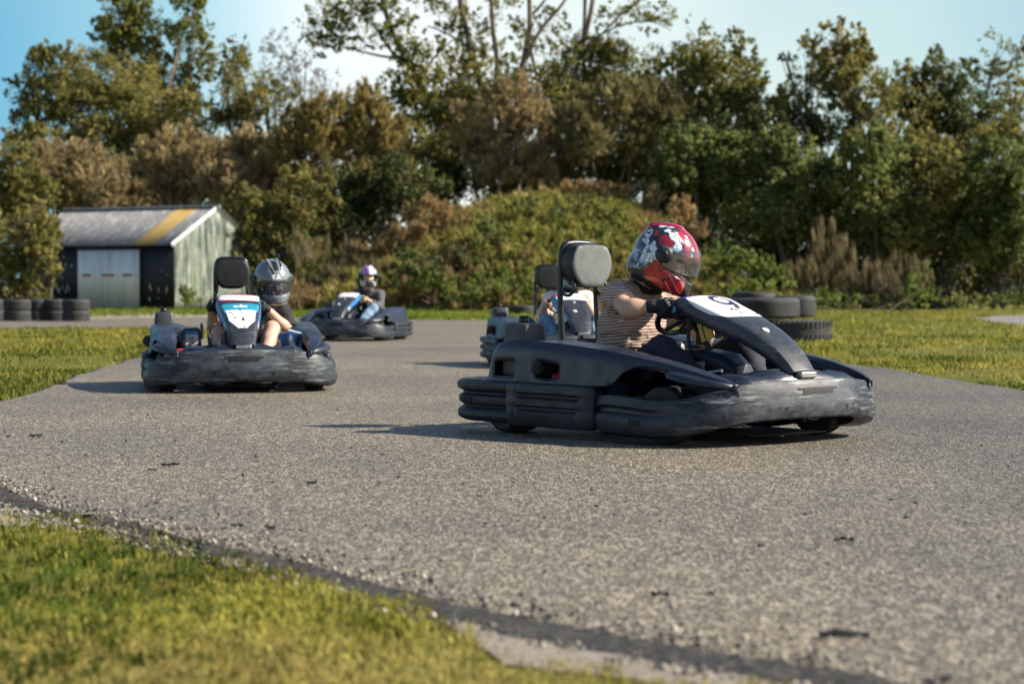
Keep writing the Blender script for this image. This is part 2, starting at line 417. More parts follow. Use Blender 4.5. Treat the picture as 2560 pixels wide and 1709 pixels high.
    X = np.unique(np.r_[np.linspace(-.645, .985, 70), [.26, .28, .3, .32, .34, .36, .38]])
    def pod(engine):
        P = []
        for x in X:
            a, o, bb, i = (mono(x, xs, q) for q in (zt, yo, zb, yi))
            if not engine: a += .012*math.exp(-((x+.42)/.12)**2)
            k = np.clip((x+.35)/.3, 0, 1)*np.clip((.9-x)/.4, 0, 1)
            w = min(.10, (a-bb)*.5)
            mid = o+.5*(i-o)*(.34)
            P.append([(x, i, max(bb, a-.17)), (x, i, a-.05), (x, i+.012*-1, a-.012), (x, i*.72+mid*.28, a+.002), (x, mid*.7+i*.3, a), (x, mid, a-.004), (x, mid+.25*(o-mid), a-.012-.006*k),
                      (x, mid+.55*(o-mid), a-.03-.01*k)]+[(x, mid+(.60+.40*t)*(o-mid)+.0*k, (a-.034-.01*k)+(bb-(a-.034-.01*k))*t) for t in (.06, .2, .35, .5, .65, .8, .93, 1.0)])
        return np.array(P)
    P = pod(True)
    def drop(i, j):
        x = (X[i]+X[min(i+1, len(X)-1)])/2
        if 8 <= j <= 12:
            z = P[i, j, 2]
            return (-.545 < x < -.375 and .285 < z < .375) or (-.225 < x < -.045 and .278 < z < .372)
        return False
    b = MB().grid(P, False, False, False, 0, drop)
    rnd = lambda u, v: (u-.5)**2+(v-.5)**2 < .25
    for i0, j0 in ((8, 13.6), (26, 13.4), (38, 9.2), (47, 9.0), (60, 9.2)): b.patch(P, i0, i0+.75, j0, j0+.9, .0025, 6, 6, 1, rnd)
    solid(b.build('side_pod', ['kart_plastic', 'steel'], root, angle=28), .007)
    P2 = pod(False); b = MB().grid(P2).mirror()
    solid(b.build('side_pod', 'kart_plastic', root, angle=28), .007)
    # fin below the pod beam, in front of the wheel arch
    for s in (1, -1):
        m = MB(); m.grid(np.array([[(x, s*y0, z0), (x, s*(y0+y1)/2, z0+.008), (x, s*y1, z1)] for x, y0, z0, y1, z1 in
                 ((.64, -.56, .345, -.60, .335), (.70, -.555, .34, -.645, .322), (.78, -.54, .328, -.635, .305), (.88, -.51, .306, -.575, .287), (.97, -.47, .284, -.50, .276))]))
        solid(m.build('mud_flap', 'kart_plastic', root), .012)
    # disc shaped filler on the right pod
    m = MB(); m.lathe([(0, -.012), (.034, -.010), (.042, 0), (.034, .010), (0, .012)], (-.205, -.652, .342), 'x', 20)
    m.tube([(-.205, -.60, .342), (-.205, -.65, .342)], .012)
    m.build('filler_knob', 'dull_plastic', root)
    # ---- tower at the right rear with its cap
    m = MB(); rings = []
    for z, gx, gy in ((.30, .0, .0), (.40, .0, .0), (.455, -.002, -.002), (.535, -.008, -.008), (.552, -.014, -.014), (.558, -.03, -.03)):
        cx, cy, hx, hy, rr = -.448, -.525, .094+gx, .079+gy, .022; ring = []
        for q, (sx, sy) in enumerate(((1, 1), (-1, 1), (-1, -1), (1, -1))):
            for a in (0, .5, 1): ring.append((cx+sx*(hx-rr)+rr*math.cos(R(90*(q+a))), cy+sy*(hy-rr)+rr*math.sin(R(90*(q+a))), z))
        rings.append(ring)
    m.grid(np.array(rings), False, True, True)
    t = m.build('tank_tower', 'dull_plastic', root)
    m = MB(); m.lathe([(0, .585), (.024, .583), (.028, .575), (.026, .562), (.03, .558)], (-.45, -.53, 0), 'z', 16); m.box((-.45, -.53, .588), (.012, .05, .012))
    m.build('tank_cap', 'black_paint', t)
    # body shoulder under the tower
    # ---- engine behind the pod, with a red cover
    m = MB(); m.box((-.42, -.50, .22), (.24, .18, .22)); m.box((-.44, -.575, .33), (.05, .02, .08)); m.box((-.2, -.47, .2), (.2, .16, .16)); m.tube([(-.5, -.56, .3), (-.4, -.58, .35), (-.36, -.57, .29)], .012, 8, 12)
    for k in range(6): m.box((-.30+.018*k, -.50, .33), (.006, .16, .07))
    e = bevel(m.build('engine', 'engine_dark', root, False), .006)
    m = MB(); m.box((-.09, -.50, .245), (.20, .15, .13)); m.ell((-.10, -.56, .29), (.06, .035, .04), mi=0)
    bevel(m.build('engine_cover', 'red_paint', e), .012)
    # ---- steering fairing (the tall central panel that carries the number)
    cl = catmull([(.210, .600), (.226, .645), (.258, .675), (.312, .686), (.378, .670), (.45, .643), (.60, .588), (.75, .522), (.86, .455), (.93, .392), (.975, .338)], 60)
    T = np.gradient(cl, axis=0); T /= np.linalg.norm(T, axis=1, keepdims=True); s = np.linspace(0, 1, 60)
    PF = []
    for (x, z), (tx, tz), u in zip(cl, T, s):
        nx, nz = -tz, tx
        w = np.interp(u, [0, .1, .2, .42, .65, .85, 1], [.125, .143, .150, .138, .114, .092, .076]); fd = np.interp(u, [0, .1, .25, .5, .8, 1], [.05, .065, .085, .085, .07, .04])
        PF.append([(x+nx*o, y*w, z+nz*o) for y, o in ((-1.10, -fd), (-1.09, -fd*.6), (-1.04, -.022), (-1.0, -.006), (-.93, 0), (-.62, .006), (-.3, .009), (0, .010), (.3, .009), (.62, .006), (.93, 0), (1.0, -.006), (1.04, -.022), (1.09, -fd*.6), (1.10, -fd))])
    PF = np.array(PF); make_kart.PF = PF
    b = MB().grid(PF)
    fair = solid(b.build('steering_fairing', 'fairing_plastic', root, angle=30), .006)
    for i0, j0, rr in ((27.5, 7.2, .012), (40, 6.6, .019)):
        p = PF[int(i0), int(j0)]; tx, tz = T[int(i0)]; nv = Vector((-tz, 0, tx)); rot = nv.to_track_quat('Z', 'Y').to_matrix()
        m = MB(); m.lathe([(0, .012), (rr*.5, .011), (rr, .006), (rr, -.002)], p, 'z', 18, 0, rot); m.build('bolt', 'white_bolt', fair)
    for sgnn in (-1, 1):
        m = MB(); m.lathe([(0, sgnn*.007), (.012, sgnn*.006), (.018, sgnn*.003), (.018, -sgnn*.01)], (.245, sgnn*.150, .628), 'y', 18); m.build('fairing_knob', 'blue_glass', fair)
    # ---- cowl between fairing and bumper, faceted
    m = MB(); yy = [-.50, -.36, -.24, -.13, 0, .13, .24, .36, .50]   # nine ridges
    rows = []
    for x, zz in ((.70, (.255, .285, .30, .325, .33, .325, .30, .285, .255)), (.82, (.275, .335, .305, .345, .35, .345, .305, .335, .275)), (.92, (.27, .325, .318, .345, .352, .345, .318, .325, .27)), (1.01, (.25, .285, .292, .296, .298, .296, .292, .285, .25))):
        rows.append([(x-(.10 if abs(y) > .4 else .03*abs(y)), y, z) for y, z in zip(yy, zz)])
    solid(m.grid(np.array(rows)).build('front_cowl', 'kart_plastic', root, angle=12), .007)
    m = MB(); m.box((.985, 0, .325), (.04, .11, .03)); bevel(m.build('cowl_latch', 'steel', root), .006)
    # ---- chassis
    m = MB(); rows = [[(x, -w, .045), (x, w, .045)] for x, w in ((-.30, .22), (-.1, .30), (.3, .30), (.55, .26), (.9, .24))]
    solid(m.grid(np.array(rows)).build('floor_tray', 'engine_dark', root), .004)
    for s in (1, -1):
        m = MB(); m.tube([(-.72, s*.30, .10), (-.4, s*.30, .07), (.1, s*.34, .06), (.5, s*.26, .06), (.78, s*.22, .10)], .016, 8, 30); m.build('frame_tube', 'black_paint', root)
        m = MB(); m.tube([(-.30, s*.34, .12), (-.28, s*.55, .12), (.15, s*.56, .12), (.2, s*.34, .10)], .012, 8, 24); m.build('side_bar', 'black_paint', root)
        m = MB(); m.tube([(.6, s*.20, .15), (.6, s*.46, .15)], .012, 8); m.tube([(.52, s*.05, .2), (.55, s*.45, .16)], .007, 8); m.build('tie_rod', 'steel', root)
        m = MB(); m.tube([(.66, s*.10, .13), (.70, s*.12, .17), (.68, s*.15, .24)], .009, 8, 10); m.box((.685, s*.16, .25), (.014, .07, .05)); m.build('pedal', 'steel', root)
    m = MB(); m.tube([(.42, -.33, .29), (.44, -.20, .315), (.44, .20, .315), (.42, .33, .29)], .011, 8, 24); m.build('cross_bar', 'black_paint', root)
    m = MB(); m.tube([(-.5, -.60, .14), (-.5, .60, .14)], .02, 10); m.lathe([(.03, .2), (.09, .2), (.09, .21), (.03, .21)], (-.5, 0, .14), 'y', 20); m.build('rear_axle', 'steel', root)
    # tank between the legs
    m = MB(); rows = []
    for x, w, z in ((.02, .075, .36), (.06, .09, .40), (.2, .095, .425), (.36, .095, .43), (.50, .09, .41), (.58, .075, .36), (.60, .06, .30)):
        rows.append([(x, -w, .08), (x, -w, z-.03), (x, -w*.7, z), (x, 0, z+.004), (x, w*.7, z), (x, w, z-.03), (x, w, .08)])
    bevel(m.grid(np.array(rows), False, False, True).build('fuel_tank', 'kart_plastic', root, angle=30), .004)
    m = MB(); m.lathe([(0, .455), (.03, .452), (.034, .44), (.034, .425)], (.13, 0, 0), 'z', 16); m.box((.13, 0, .46), (.05, .012, .01)); m.build('fuel_cap', 'steel', root)
    m = MB(); m.box((.40, -.14, .345), (.10, .012, .06)); m.tube([(.33, -.15, .30), (.58, -.15, .335)], .009, 8); m.lathe([(0, -.012), (.02, -.012), (.02, .012), (0, .012)], (.36, -.15, .345), 'y', 14); m.build('brake_link', 'steel', root)
    # ---- steering
    wc = Vector((.175, 0, .605)); u = Vector((.70, 0, .714)); nrm = Vector((-.714, 0, .70)); mk_.wc, mk_.u, mk_.n = wc, u, nrm
    ring = []
    for a in np.linspace(0, math.tau, 48, endpoint=False):
        q = wc+Vector((0, 1, 0))*(.165*math.cos(a))+u*(.135*math.sin(a)*(1 if math.sin(a) < 0 else .86)); ring.append(tuple(q))
    m = MB(); m.tube(ring, .0145, 10, closed=True); sw = m.build('steering_wheel', 'black_paint', root)
    m = MB()
    for a in (R(-5), R(185), R(250), R(290)): q = wc+Vector((0, 1, 0))*(.16*math.cos(a))+u*(.128*math.sin(a)); m.tube([tuple(wc-nrm*.03), tuple((wc+q)/2-nrm*.012), tuple(q)], (.014, .012, .010), 8)
    m.lathe([(0, .01), (.035, .008), (.038, -.02), (.03, -.045), (0, -.05)], tuple(wc-nrm*.02), 'z', 18, 0, nrm.to_track_quat('Z', 'Y').to_matrix())
    m.build('spoke', 'engine_dark', sw)
    m = MB(); m.tube([tuple(wc-nrm*.05), (.40, 0, .39), (.62, 0, .16)], .013, 10); m.box((.30, 0, .48), (.05, .04, .05)); m.tube([(.29, -.06, .66), (.27, -.07, .50), (.30, -.07, .40)], .010, 8, 10); m.tube([(.29, .06, .66), (.27, .07, .50), (.30, .07, .40)], .010, 8, 10)
    m.build('steering_column', 'engine_dark', root)
    m = MB(); m.box((.375, -.052, .525), (.085, .012, .10), 0, Matrix.Rotation(R(-20), 3, 'Y')); m.box((.36, -.056, .535), (.004, .012, .12), 1, Matrix.Rotation(R(-20), 3, 'Y'))
    bevel(m.build('panel_tag', ['yellow_tag', 'slot_dark'], root), .004)
    # ---- seat, roll hoop and headrest
    P = []
    for x, z, w, hh in ((-.46, .47, .17, .02), (-.455, .42, .185, .05), (-.43, .34, .20, .10), (-.38, .20, .20, .19), (-.30, .10, .195, .19), (-.12, .075, .19, .16), (.04, .10, .185, .10), (.10, .125, .18, .05)):
        P.append([(x+.06*(abs(y) > .9), y*w*1.02, z+hh*max(0, (abs(y)-.55)/.45)**1.6) for y in np.linspace(-1, 1, 15)])
    solid(MB().grid(np.array(P)).build('seat', 'seat_shell', root), .008)
    for s in (1, -1):
        m = MB(); m.tube([(-.40, s*.24, .40), (-.36, s*.245, .46), (-.30, s*.245, .45), (-.22, s*.25, .36)], .012, 8, 16); m.build('seat_strut', 'black_paint', root)
    hz = lambda P: [(x, y, z-.012) for x, y, z in P]
    hoop = [(-.60, -.13, .30), (-.605, -.13, .44), (-.625, -.128, .70), (-.625, -.125, .90), (-.622, -.11, .965), (-.62, -.07, .985), (-.62, .07, .985), (-.622, .11, .965), (-.625, .125, .90), (-.625, .128, .70), (-.605, .13, .44), (-.60, .13, .30)]
    m = MB(); m.tube(hz(hoop), .0155, 10, 70); m.tube([(-.60, -.14, .42), (-.60, .14, .42)], .013)
    hp = m.build('roll_hoop', 'black_paint', root)
    for s in (1, -1):
        m = MB(); m.tube([(-.625, s*.128, .73), (-.59, s*.13, .70), (-.55, s*.122, .70), (-.53, s*.115, .735), (-.54, s*.11, .78)], .0085, 8, 24); m.build('pad_bracket', 'black_paint', hp)
    # pad outline: a flattened octagon narrowing towards its bottom
    out = catmull([(-.078, .975), (.078, .975), (.122, .945), (.142, .88), (.130, .82), (.098, .775), (.058, .752), (-.058, .752), (-.098, .775), (-.130, .82), (-.142, .88), (-.122, .945)], 60, True)
    out[:, 1] -= .012
    cy, cz = 0, .87
    rings = [[(x, cy+(y-cy)*f, cz+(z-cz)*f) for y, z in out] for x, f in ((-.62, .90), (-.61, .97), (-.58, 1.0), (-.535, 1.0), (-.522, .985))]
    m = MB().grid(np.array(rings), False, True, False); m.add(rings[0], [tuple(range(60))])
    hr = m.build('headrest', 'pad_side', root, angle=60)
    rings = [[(x, cy+(y-cy)*f, cz+(z-cz)*f) for y, z in out] for x, f in ((-.523, .975), (-.515, .972), (-.511, .955), (-.5095, .8), (-.5085, .5), (-.508, .2))]
    m = MB().grid(np.array(rings), False, True, False); m.add(rings[-1], [tuple(range(60))])
    m.build('cushion_face', 'foam_cover', hr, angle=60)
    # ---- boxes beside the seat
    for s in (-1, 1):
        m = MB(); rows = []
        for x, z in ((-.30, .40), (-.12, .445), (.02, .445), (.05, .43)):
            rows.append([(x, s*.26, .20), (x, s*.26, z-.02), (x, s*.28, z), (x, s*.395, z), (x, s*.41, z-.02), (x, s*.41, .20)])
        bevel(m.grid(np.array(rows), False, False, True).build('side_box', 'kart_plastic', root, angle=30), .004)
    # ---- wheels
    for s in (1, -1):
        make_wheel(root, .60, s*.53, .137, .125, R(9)); make_wheel(root, -.50, s*.54, .140, .19)
    return root
class mk_: pass

# stickers differ from kart to kart
WH, NB, BL, TL, RD = (.80, .79, .77), (.015, .015, .05), (.02, .12, .50), (.02, .26, .38), (.45, .02, .05)
def fairing_sticker(kart, f, i0, i1, j0, j1, n, m, label=None, name='sticker'):
    """f(u along the panel, v across it from right to left) -> colour or None"""
    fair = next(o for o in bpy.data.objects if o.parent == kart and o.name.startswith('steering_fairing'))
    b = MB().patch(make_kart.PF, i0, i1, j0, j1, .0022, n, m, 0, lambda u, v: f(u, v) is not None, lambda u, v: f(u, v) or (.5, .5, .5))
    o = b.build(name, 'sticker', fair, col=True)
    if label: o['label'] = label
    return o
def box_sticker(kart, f, s, n=24, m=24, face='front'):
    # a sheet on the forward face of the box beside the seat, facing ahead
    box = [o for o in bpy.data.objects if o.parent == kart and o.name.startswith('side_box')][0 if s < 0 else 1]
    P = np.array([[(.0535, s*(.285+.115*(v if s > 0 else 1-v)), .25+.17*u) for v in np.linspace(0, 1, m)] for u in np.linspace(0, 1, n)])
    uu, vv = np.linspace(0, 1, n), np.linspace(0, 1, m)
    return MB().grid(P, col=np.array([[f(u, v) for v in vv] for u in uu])).build('sticker', 'sticker', box, col=True)
# ================================================================== figures: distance fields meshed into one continuous surface
def vnoise(p, scale, seed=0):
    r = np.random.default_rng(seed).random((32, 32, 32)).astype(np.float32)
    q = p*scale; i = np.floor(q).astype(int); f = (q-i).astype(np.float32); f = f*f*(3-2*f); i &= 31; j = (i+1) & 31
    x0, y0, z0 = i[..., 0], i[..., 1], i[..., 2]; x1, y1, z1 = j[..., 0], j[..., 1], j[..., 2]; u, v, w = f[..., 0], f[..., 1], f[..., 2]
    a = r[x0, y0, z0]*(1-u)+r[x1, y0, z0]*u; b = r[x0, y1, z0]*(1-u)+r[x1, y1, z0]*u
    c = r[x0, y0, z1]*(1-u)+r[x1, y0, z1]*u; d = r[x0, y1, z1]*(1-u)+r[x1, y1, z1]*u
    return (a*(1-v)+b*v)*(1-w)+(c*(1-v)+d*v)*w
class SDF:
    def __init__(s, lo, hi, h):
        s.lo = np.array(lo, float); s.h = h; s.n = np.ceil((np.array(hi)-s.lo)/h).astype(int)+1
        s.f = np.full(s.n, .12, np.float32)
    def block(s, lo, hi):
        a = np.clip(np.floor((np.array(lo)-s.lo)/s.h).astype(int), 0, s.n-1); b = np.clip(np.ceil((np.array(hi)-s.lo)/s.h).astype(int)+1, 1, s.n)
        if (b <= a).any(): return None, None
        sl = tuple(slice(x, y) for x, y in zip(a, b))
        ax = [s.lo[i]+s.h*np.arange(a[i], b[i], dtype=np.float32) for i in range(3)]
        return sl, np.stack(np.meshgrid(*ax, indexing='ij'), -1)
    def put(s, sl, d, k, op='add'):
        g = s.f[sl]
        if op == 'sub': d = -d; s.f[sl] = np.maximum(g, d) if k <= 0 else -SDF.smin(-g, -d, k); return
        s.f[sl] = np.minimum(g, d) if k <= 0 else SDF.smin(g, d, k)
    @staticmethod
    def smin(a, b, k):
        h = np.clip(.5+.5*(b-a)/k, 0, 1); return b+(a-b)*h-k*h*(1-h)
    def cap(s, a, b, ra, rb=None, k=.03, cut=None, op='add'):
        a, b = np.array(a, float), np.array(b, float); rb = ra if rb is None else rb; m = max(ra, rb)+k+.03
        sl, p = s.block(np.minimum(a, b)-m, np.maximum(a, b)+m)
        if sl is None: return s
        d = b-a; t = np.clip(((p-a)@d)/(d@d+1e-12), 0, 1)
        v = np.linalg.norm(p-a-t[..., None]*d, axis=-1)-(ra+(rb-ra)*t)
        if cut is not None: c, nn = np.array(cut[0]), np.array(cut[1], float); v = np.maximum(v, (p-c)@(nn/np.linalg.norm(nn)))
        s.put(sl, v.astype(np.float32), k, op); return s
    def chain(s, pts, rs, k=.03, cut=None):
        for i in range(len(pts)-1): s.cap(pts[i], pts[i+1], rs[i], rs[i+1], k, cut if i == len(pts)-2 else None)
        return s
    def ell(s, c, r, k=.03, Rm=None, op='add'):
        c, r = np.array(c, float), np.array(r, float); m = r.max()+k+.03
        sl, p = s.block(c-m, c+m)
        if sl is None: return s
        q = p-c
        if Rm is not None: q = q@Rm
        k0 = np.linalg.norm(q/r, axis=-1); k1 = np.linalg.norm(q/(r*r), axis=-1)
        s.put(sl, (k0*(k0-1)/np.maximum(k1, 1e-6)).astype(np.float32), k, op); return s
    def cutplane(s, c, n, k=0):
        sl, p = s.block(s.lo, s.lo+s.h*s.n); n = np.array(n, float); n /= np.linalg.norm(n)
        s.put(sl, -((p-np.array(c))@n).astype(np.float32), k, 'sub'); return s
    def wrinkle(s, amp, scale, seed=1, stretch=(1, 1, 1)):
        sl, p = s.block(s.lo, s.lo+s.h*s.n)
        n = vnoise(p*np.array(stretch), scale, seed)-.5; n2 = np.abs(vnoise(p*np.array(stretch)+7, scale*1.7, seed+1)-.5)
        s.f += ((n+.0)*amp+(n2-.2)*amp*1.2).astype(np.float32); return s
    def mesh(s):
        f = s.f; neg = f < 0
        c = [neg[i:f.shape[0]-1+i, j:f.shape[1]-1+j, k:f.shape[2]-1+k] for i in (0, 1) for j in (0, 1) for k in (0, 1)]
        cnt = sum(x.astype(np.int8) for x in c); act = np.argwhere((cnt > 0) & (cnt < 8))
        idx = np.full(cnt.shape, -1, np.int64); idx[tuple(act.T)] = np.arange(len(act))
        val = np.stack([f[act[:, 0]+i, act[:, 1]+j, act[:, 2]+k] for i in (0, 1) for j in (0, 1) for k in (0, 1)], 1)
        cor = np.array([(i, j, k) for i in (0, 1) for j in (0, 1) for k in (0, 1)], float)
        acc = np.zeros((len(act), 3)); num = np.zeros(len(act))
        for a in range(8):
            for b in range(a+1, 8):
                if np.abs(cor[a]-cor[b]).sum() != 1: continue
                va, vb = val[:, a], val[:, b]; x = (va < 0) != (vb < 0); t = np.where(x, va/np.where(x, va-vb, 1), 0)
                acc += np.where(x[:, None], cor[a]+(cor[b]-cor[a])*t[:, None], 0); num += x
        V = s.lo+s.h*(act+acc/num[:, None]); F = []
        for ax in range(3):
            A = neg[tuple(slice(0, -1) if i == ax else slice(1, -1) for i in range(3))]; B = neg[tuple(slice(1, None) if i == ax else slice(1, -1) for i in range(3))]
            e = np.argwhere(A != B)
            if not len(e): continue
            sg = A[tuple(e.T)]; o = [i for i in range(3) if i != ax]; g = e.copy(); g[:, o[0]] += 1; g[:, o[1]] += 1
            def ci(d0, d1): h = g.copy(); h[:, o[0]] += d0; h[:, o[1]] += d1; return idx[tuple(h.T)]
            q = np.stack([ci(-1, -1), ci(0, -1), ci(0, 0), ci(-1, 0)], 1)
            if ax == 1: sg = ~sg
            q[~sg] = q[~sg][:, ::-1]; F.append(q)
        return V, np.vstack(F)
def smooth_mesh(V, F, it=2, lam=.5):
    E = np.vstack([F[:, [i, (i+1) % 4]] for i in range(4)]); n = len(V)
    for _ in range(it):
        acc = np.zeros_like(V); c = np.zeros(n); np.add.at(acc, E[:, 0], V[E[:, 1]]); np.add.at(c, E[:, 0], 1); np.add.at(acc, E[:, 1], V[E[:, 0]]); np.add.at(c, E[:, 1], 1)
        V = V+lam*(acc/np.maximum(c, 1)[:, None]-V)
    return V
def rotm(yaw, pitch, roll):
    return np.array(Matrix.Rotation(R(yaw), 3, 'Z') @ Matrix.Rotation(R(pitch), 3, 'Y') @ Matrix.Rotation(R(roll), 3, 'X'))
v3 = lambda *a: np.array(a, float)
def lerp(a, b, t): return np.array(a)*(1-t)+np.array(b)*t

def hand(sd, c, o, n, u, wrist, sc=1.0, r=.0095):
    """a hand closed round the rim at c: o points away from the wheel centre, n to the driver, u along the rim"""
    c, o, n, u, wrist = map(lambda q: np.array(q, float), (c, o, n, u, wrist))
    kn = [c+o*.030*sc+n*.018*sc+u*(t*sc) for t in (.033, .011, -.011, -.032)]
    for q, ln in zip(kn, (1.0, 1.08, 1.02, .85)):
        a = q; b = c+o*.026*ln*sc-n*.020*ln*sc+(q-kn[1])@u*u*.95+u*.011*sc; d = c-o*.008*sc-n*.030*ln*sc+(q-kn[1])@u*u*.9+u*.011*sc; e = c-o*.026*ln*sc-n*.010*sc+(q-kn[1])@u*u*.9+u*.011*sc
        sd.chain([a, b, d, e], [r*1.12*sc, r*1.05*sc, r*sc, r*.88*sc], .004)
    palm = lerp(kn[1], kn[2], .5); base = lerp(palm, wrist, .62)
    for q in kn: sd.cap(q, lerp(base, q, .25), .0125*sc, .015*sc, .012)
    sd.cap(palm+n*.004, base, .020*sc, .023*sc, .02); sd.cap(base, wrist, .023*sc, .026*sc, .02)
    # thumb leaves the side of the palm and lies along the rim on the driver's side
    t0 = lerp(palm, base, .55)+u*.022*sc+n*.006*sc; t1 = c+n*.026*sc+u*.038*sc+o*.012*sc; t2 = c+n*.024*sc+u*.050*sc-o*.014*sc; t3 = c+n*.012*sc+u*.050*sc-o*.030*sc
    sd.chain([t0, t1, t2, t3], [.0145*sc, .012*sc, .0105*sc, .009*sc], .006)

def make_helmet(D, paint, matname, person):
    """full face helmet in head space: x forward, y left, z up"""
    sd = SDF((-.20, -.17, -.20), (.21, .17, .19), .0042)
    sd.ell((-.005, 0, .015), (.150, .126, .142), 0); sd.ell((.045, 0, -.075), (.118, .098, .088), .05); sd.ell((.085, 0, -.105), (.072, .070, .052), .04)
    sd.ell((-.05, 0, -.085), (.098, .104, .075), .04)
    if D.get('spoiler'):
        sd.cap((-.01, .022, .148), (-.120, .035, .104), .010, .016, .03); sd.cap((-.01, -.022, .148), (-.120, -.035, .104), .010, .016, .03)
    else:
        for y in (-.035, .035): sd.cap((.055, y*1.3, .136), (-.03, y, .157), .008, .008, .012)
    sd.cutplane((0, 0, -.142), (.18, 0, -1), .012)
    sd.ell((0, 0, .0), (.122, .098, .118), .004, None, 'sub'); sd.ell((.01, 0, -.12), (.095, .080, .10), .006, None, 'sub')
    # eye port
    sl, p = sd.block(sd.lo, sd.lo+sd.h*sd.n)
    q = np.maximum(np.abs(p[..., 2]-.004-.10*np.clip(np.abs(p[..., 1])-.03, 0, 1)*0)-(.046-.10*np.clip(np.abs(p[..., 1])-.07, 0, 1)), .022-p[..., 0])
    sd.put(sl, (q-.0).astype(np.float32), .008, 'sub')
    V, F = sd.mesh(); V = smooth_mesh(V, F, 1, .4)
    col = np.array([paint(*v) for v in V])
    inner = (V[:, 0]/.128)**2+(V[:, 1]/.104)**2+(V[:, 2]/.124)**2 < 1.0
    col[inner] = (.012, .012, .013)
    M = rotm(*D['head_rot']); c = np.array(D['head'])
    hs = D.get('hscale', 1.08); tr = lambda P: (np.asarray(P).reshape(-1, 3)*hs)@M.T+c
    h = mk('helmet', tr(V), F, matname, person, True, None, col, 60)
    # visor: a curved sheet hinged at the temples
    a0 = R(D.get('visor_open', 0)); rows = []
    for z in np.linspace(-.054, .062, 12):
        row = []
        for t in np.linspace(-1, 1, 31):
            ang = t*R(101); rx, ry = .156, .1315
            sq = math.sqrt(max(.05, 1-((z-.0)/.165)**2)); x = -.002+rx*math.cos(ang)*sq; y = ry*math.sin(ang)*sq
            edge = abs(t)**5; zz = .018+(z-.018)*(1-.62*edge)
            px, pz = x-.0, zz-.02; row.append((px*math.cos(a0)-pz*math.sin(a0), y, .02+px*math.sin(a0)+pz*math.cos(a0)))
        rows.append(row)
    P = np.array(rows)
    m = MB().grid(tr(P).reshape(P.shape)); m.build('visor', D.get('visor_mat', 'visor_clear'), h, fix=True) if D.get('visor', True) else None
    if D.get('visor', True):
        m = MB(); m.tube(tr(P[0, 1:-1]), .0028, 6); m.build('visor_rim', 'black_paint' if D.get('visor_mat') else 'steel', h)
    for s in (1, -1):
        m = MB(); m.lathe([(0, s*.014), (.013, s*.013), (.032, s*.009), (.040, s*.000), (.040, -s*.010)], (.0, s*.127, .02), 'y', 20); m.lathe([(.014, s*.0145), (.017, s*.0155), (.019, s*.013)], (.0, s*.127, .02), 'y', 20)
        m.V = [tuple(x) for x in tr(m.V)]; m.build('hinge_cover', 'engine_dark', h)
    return h
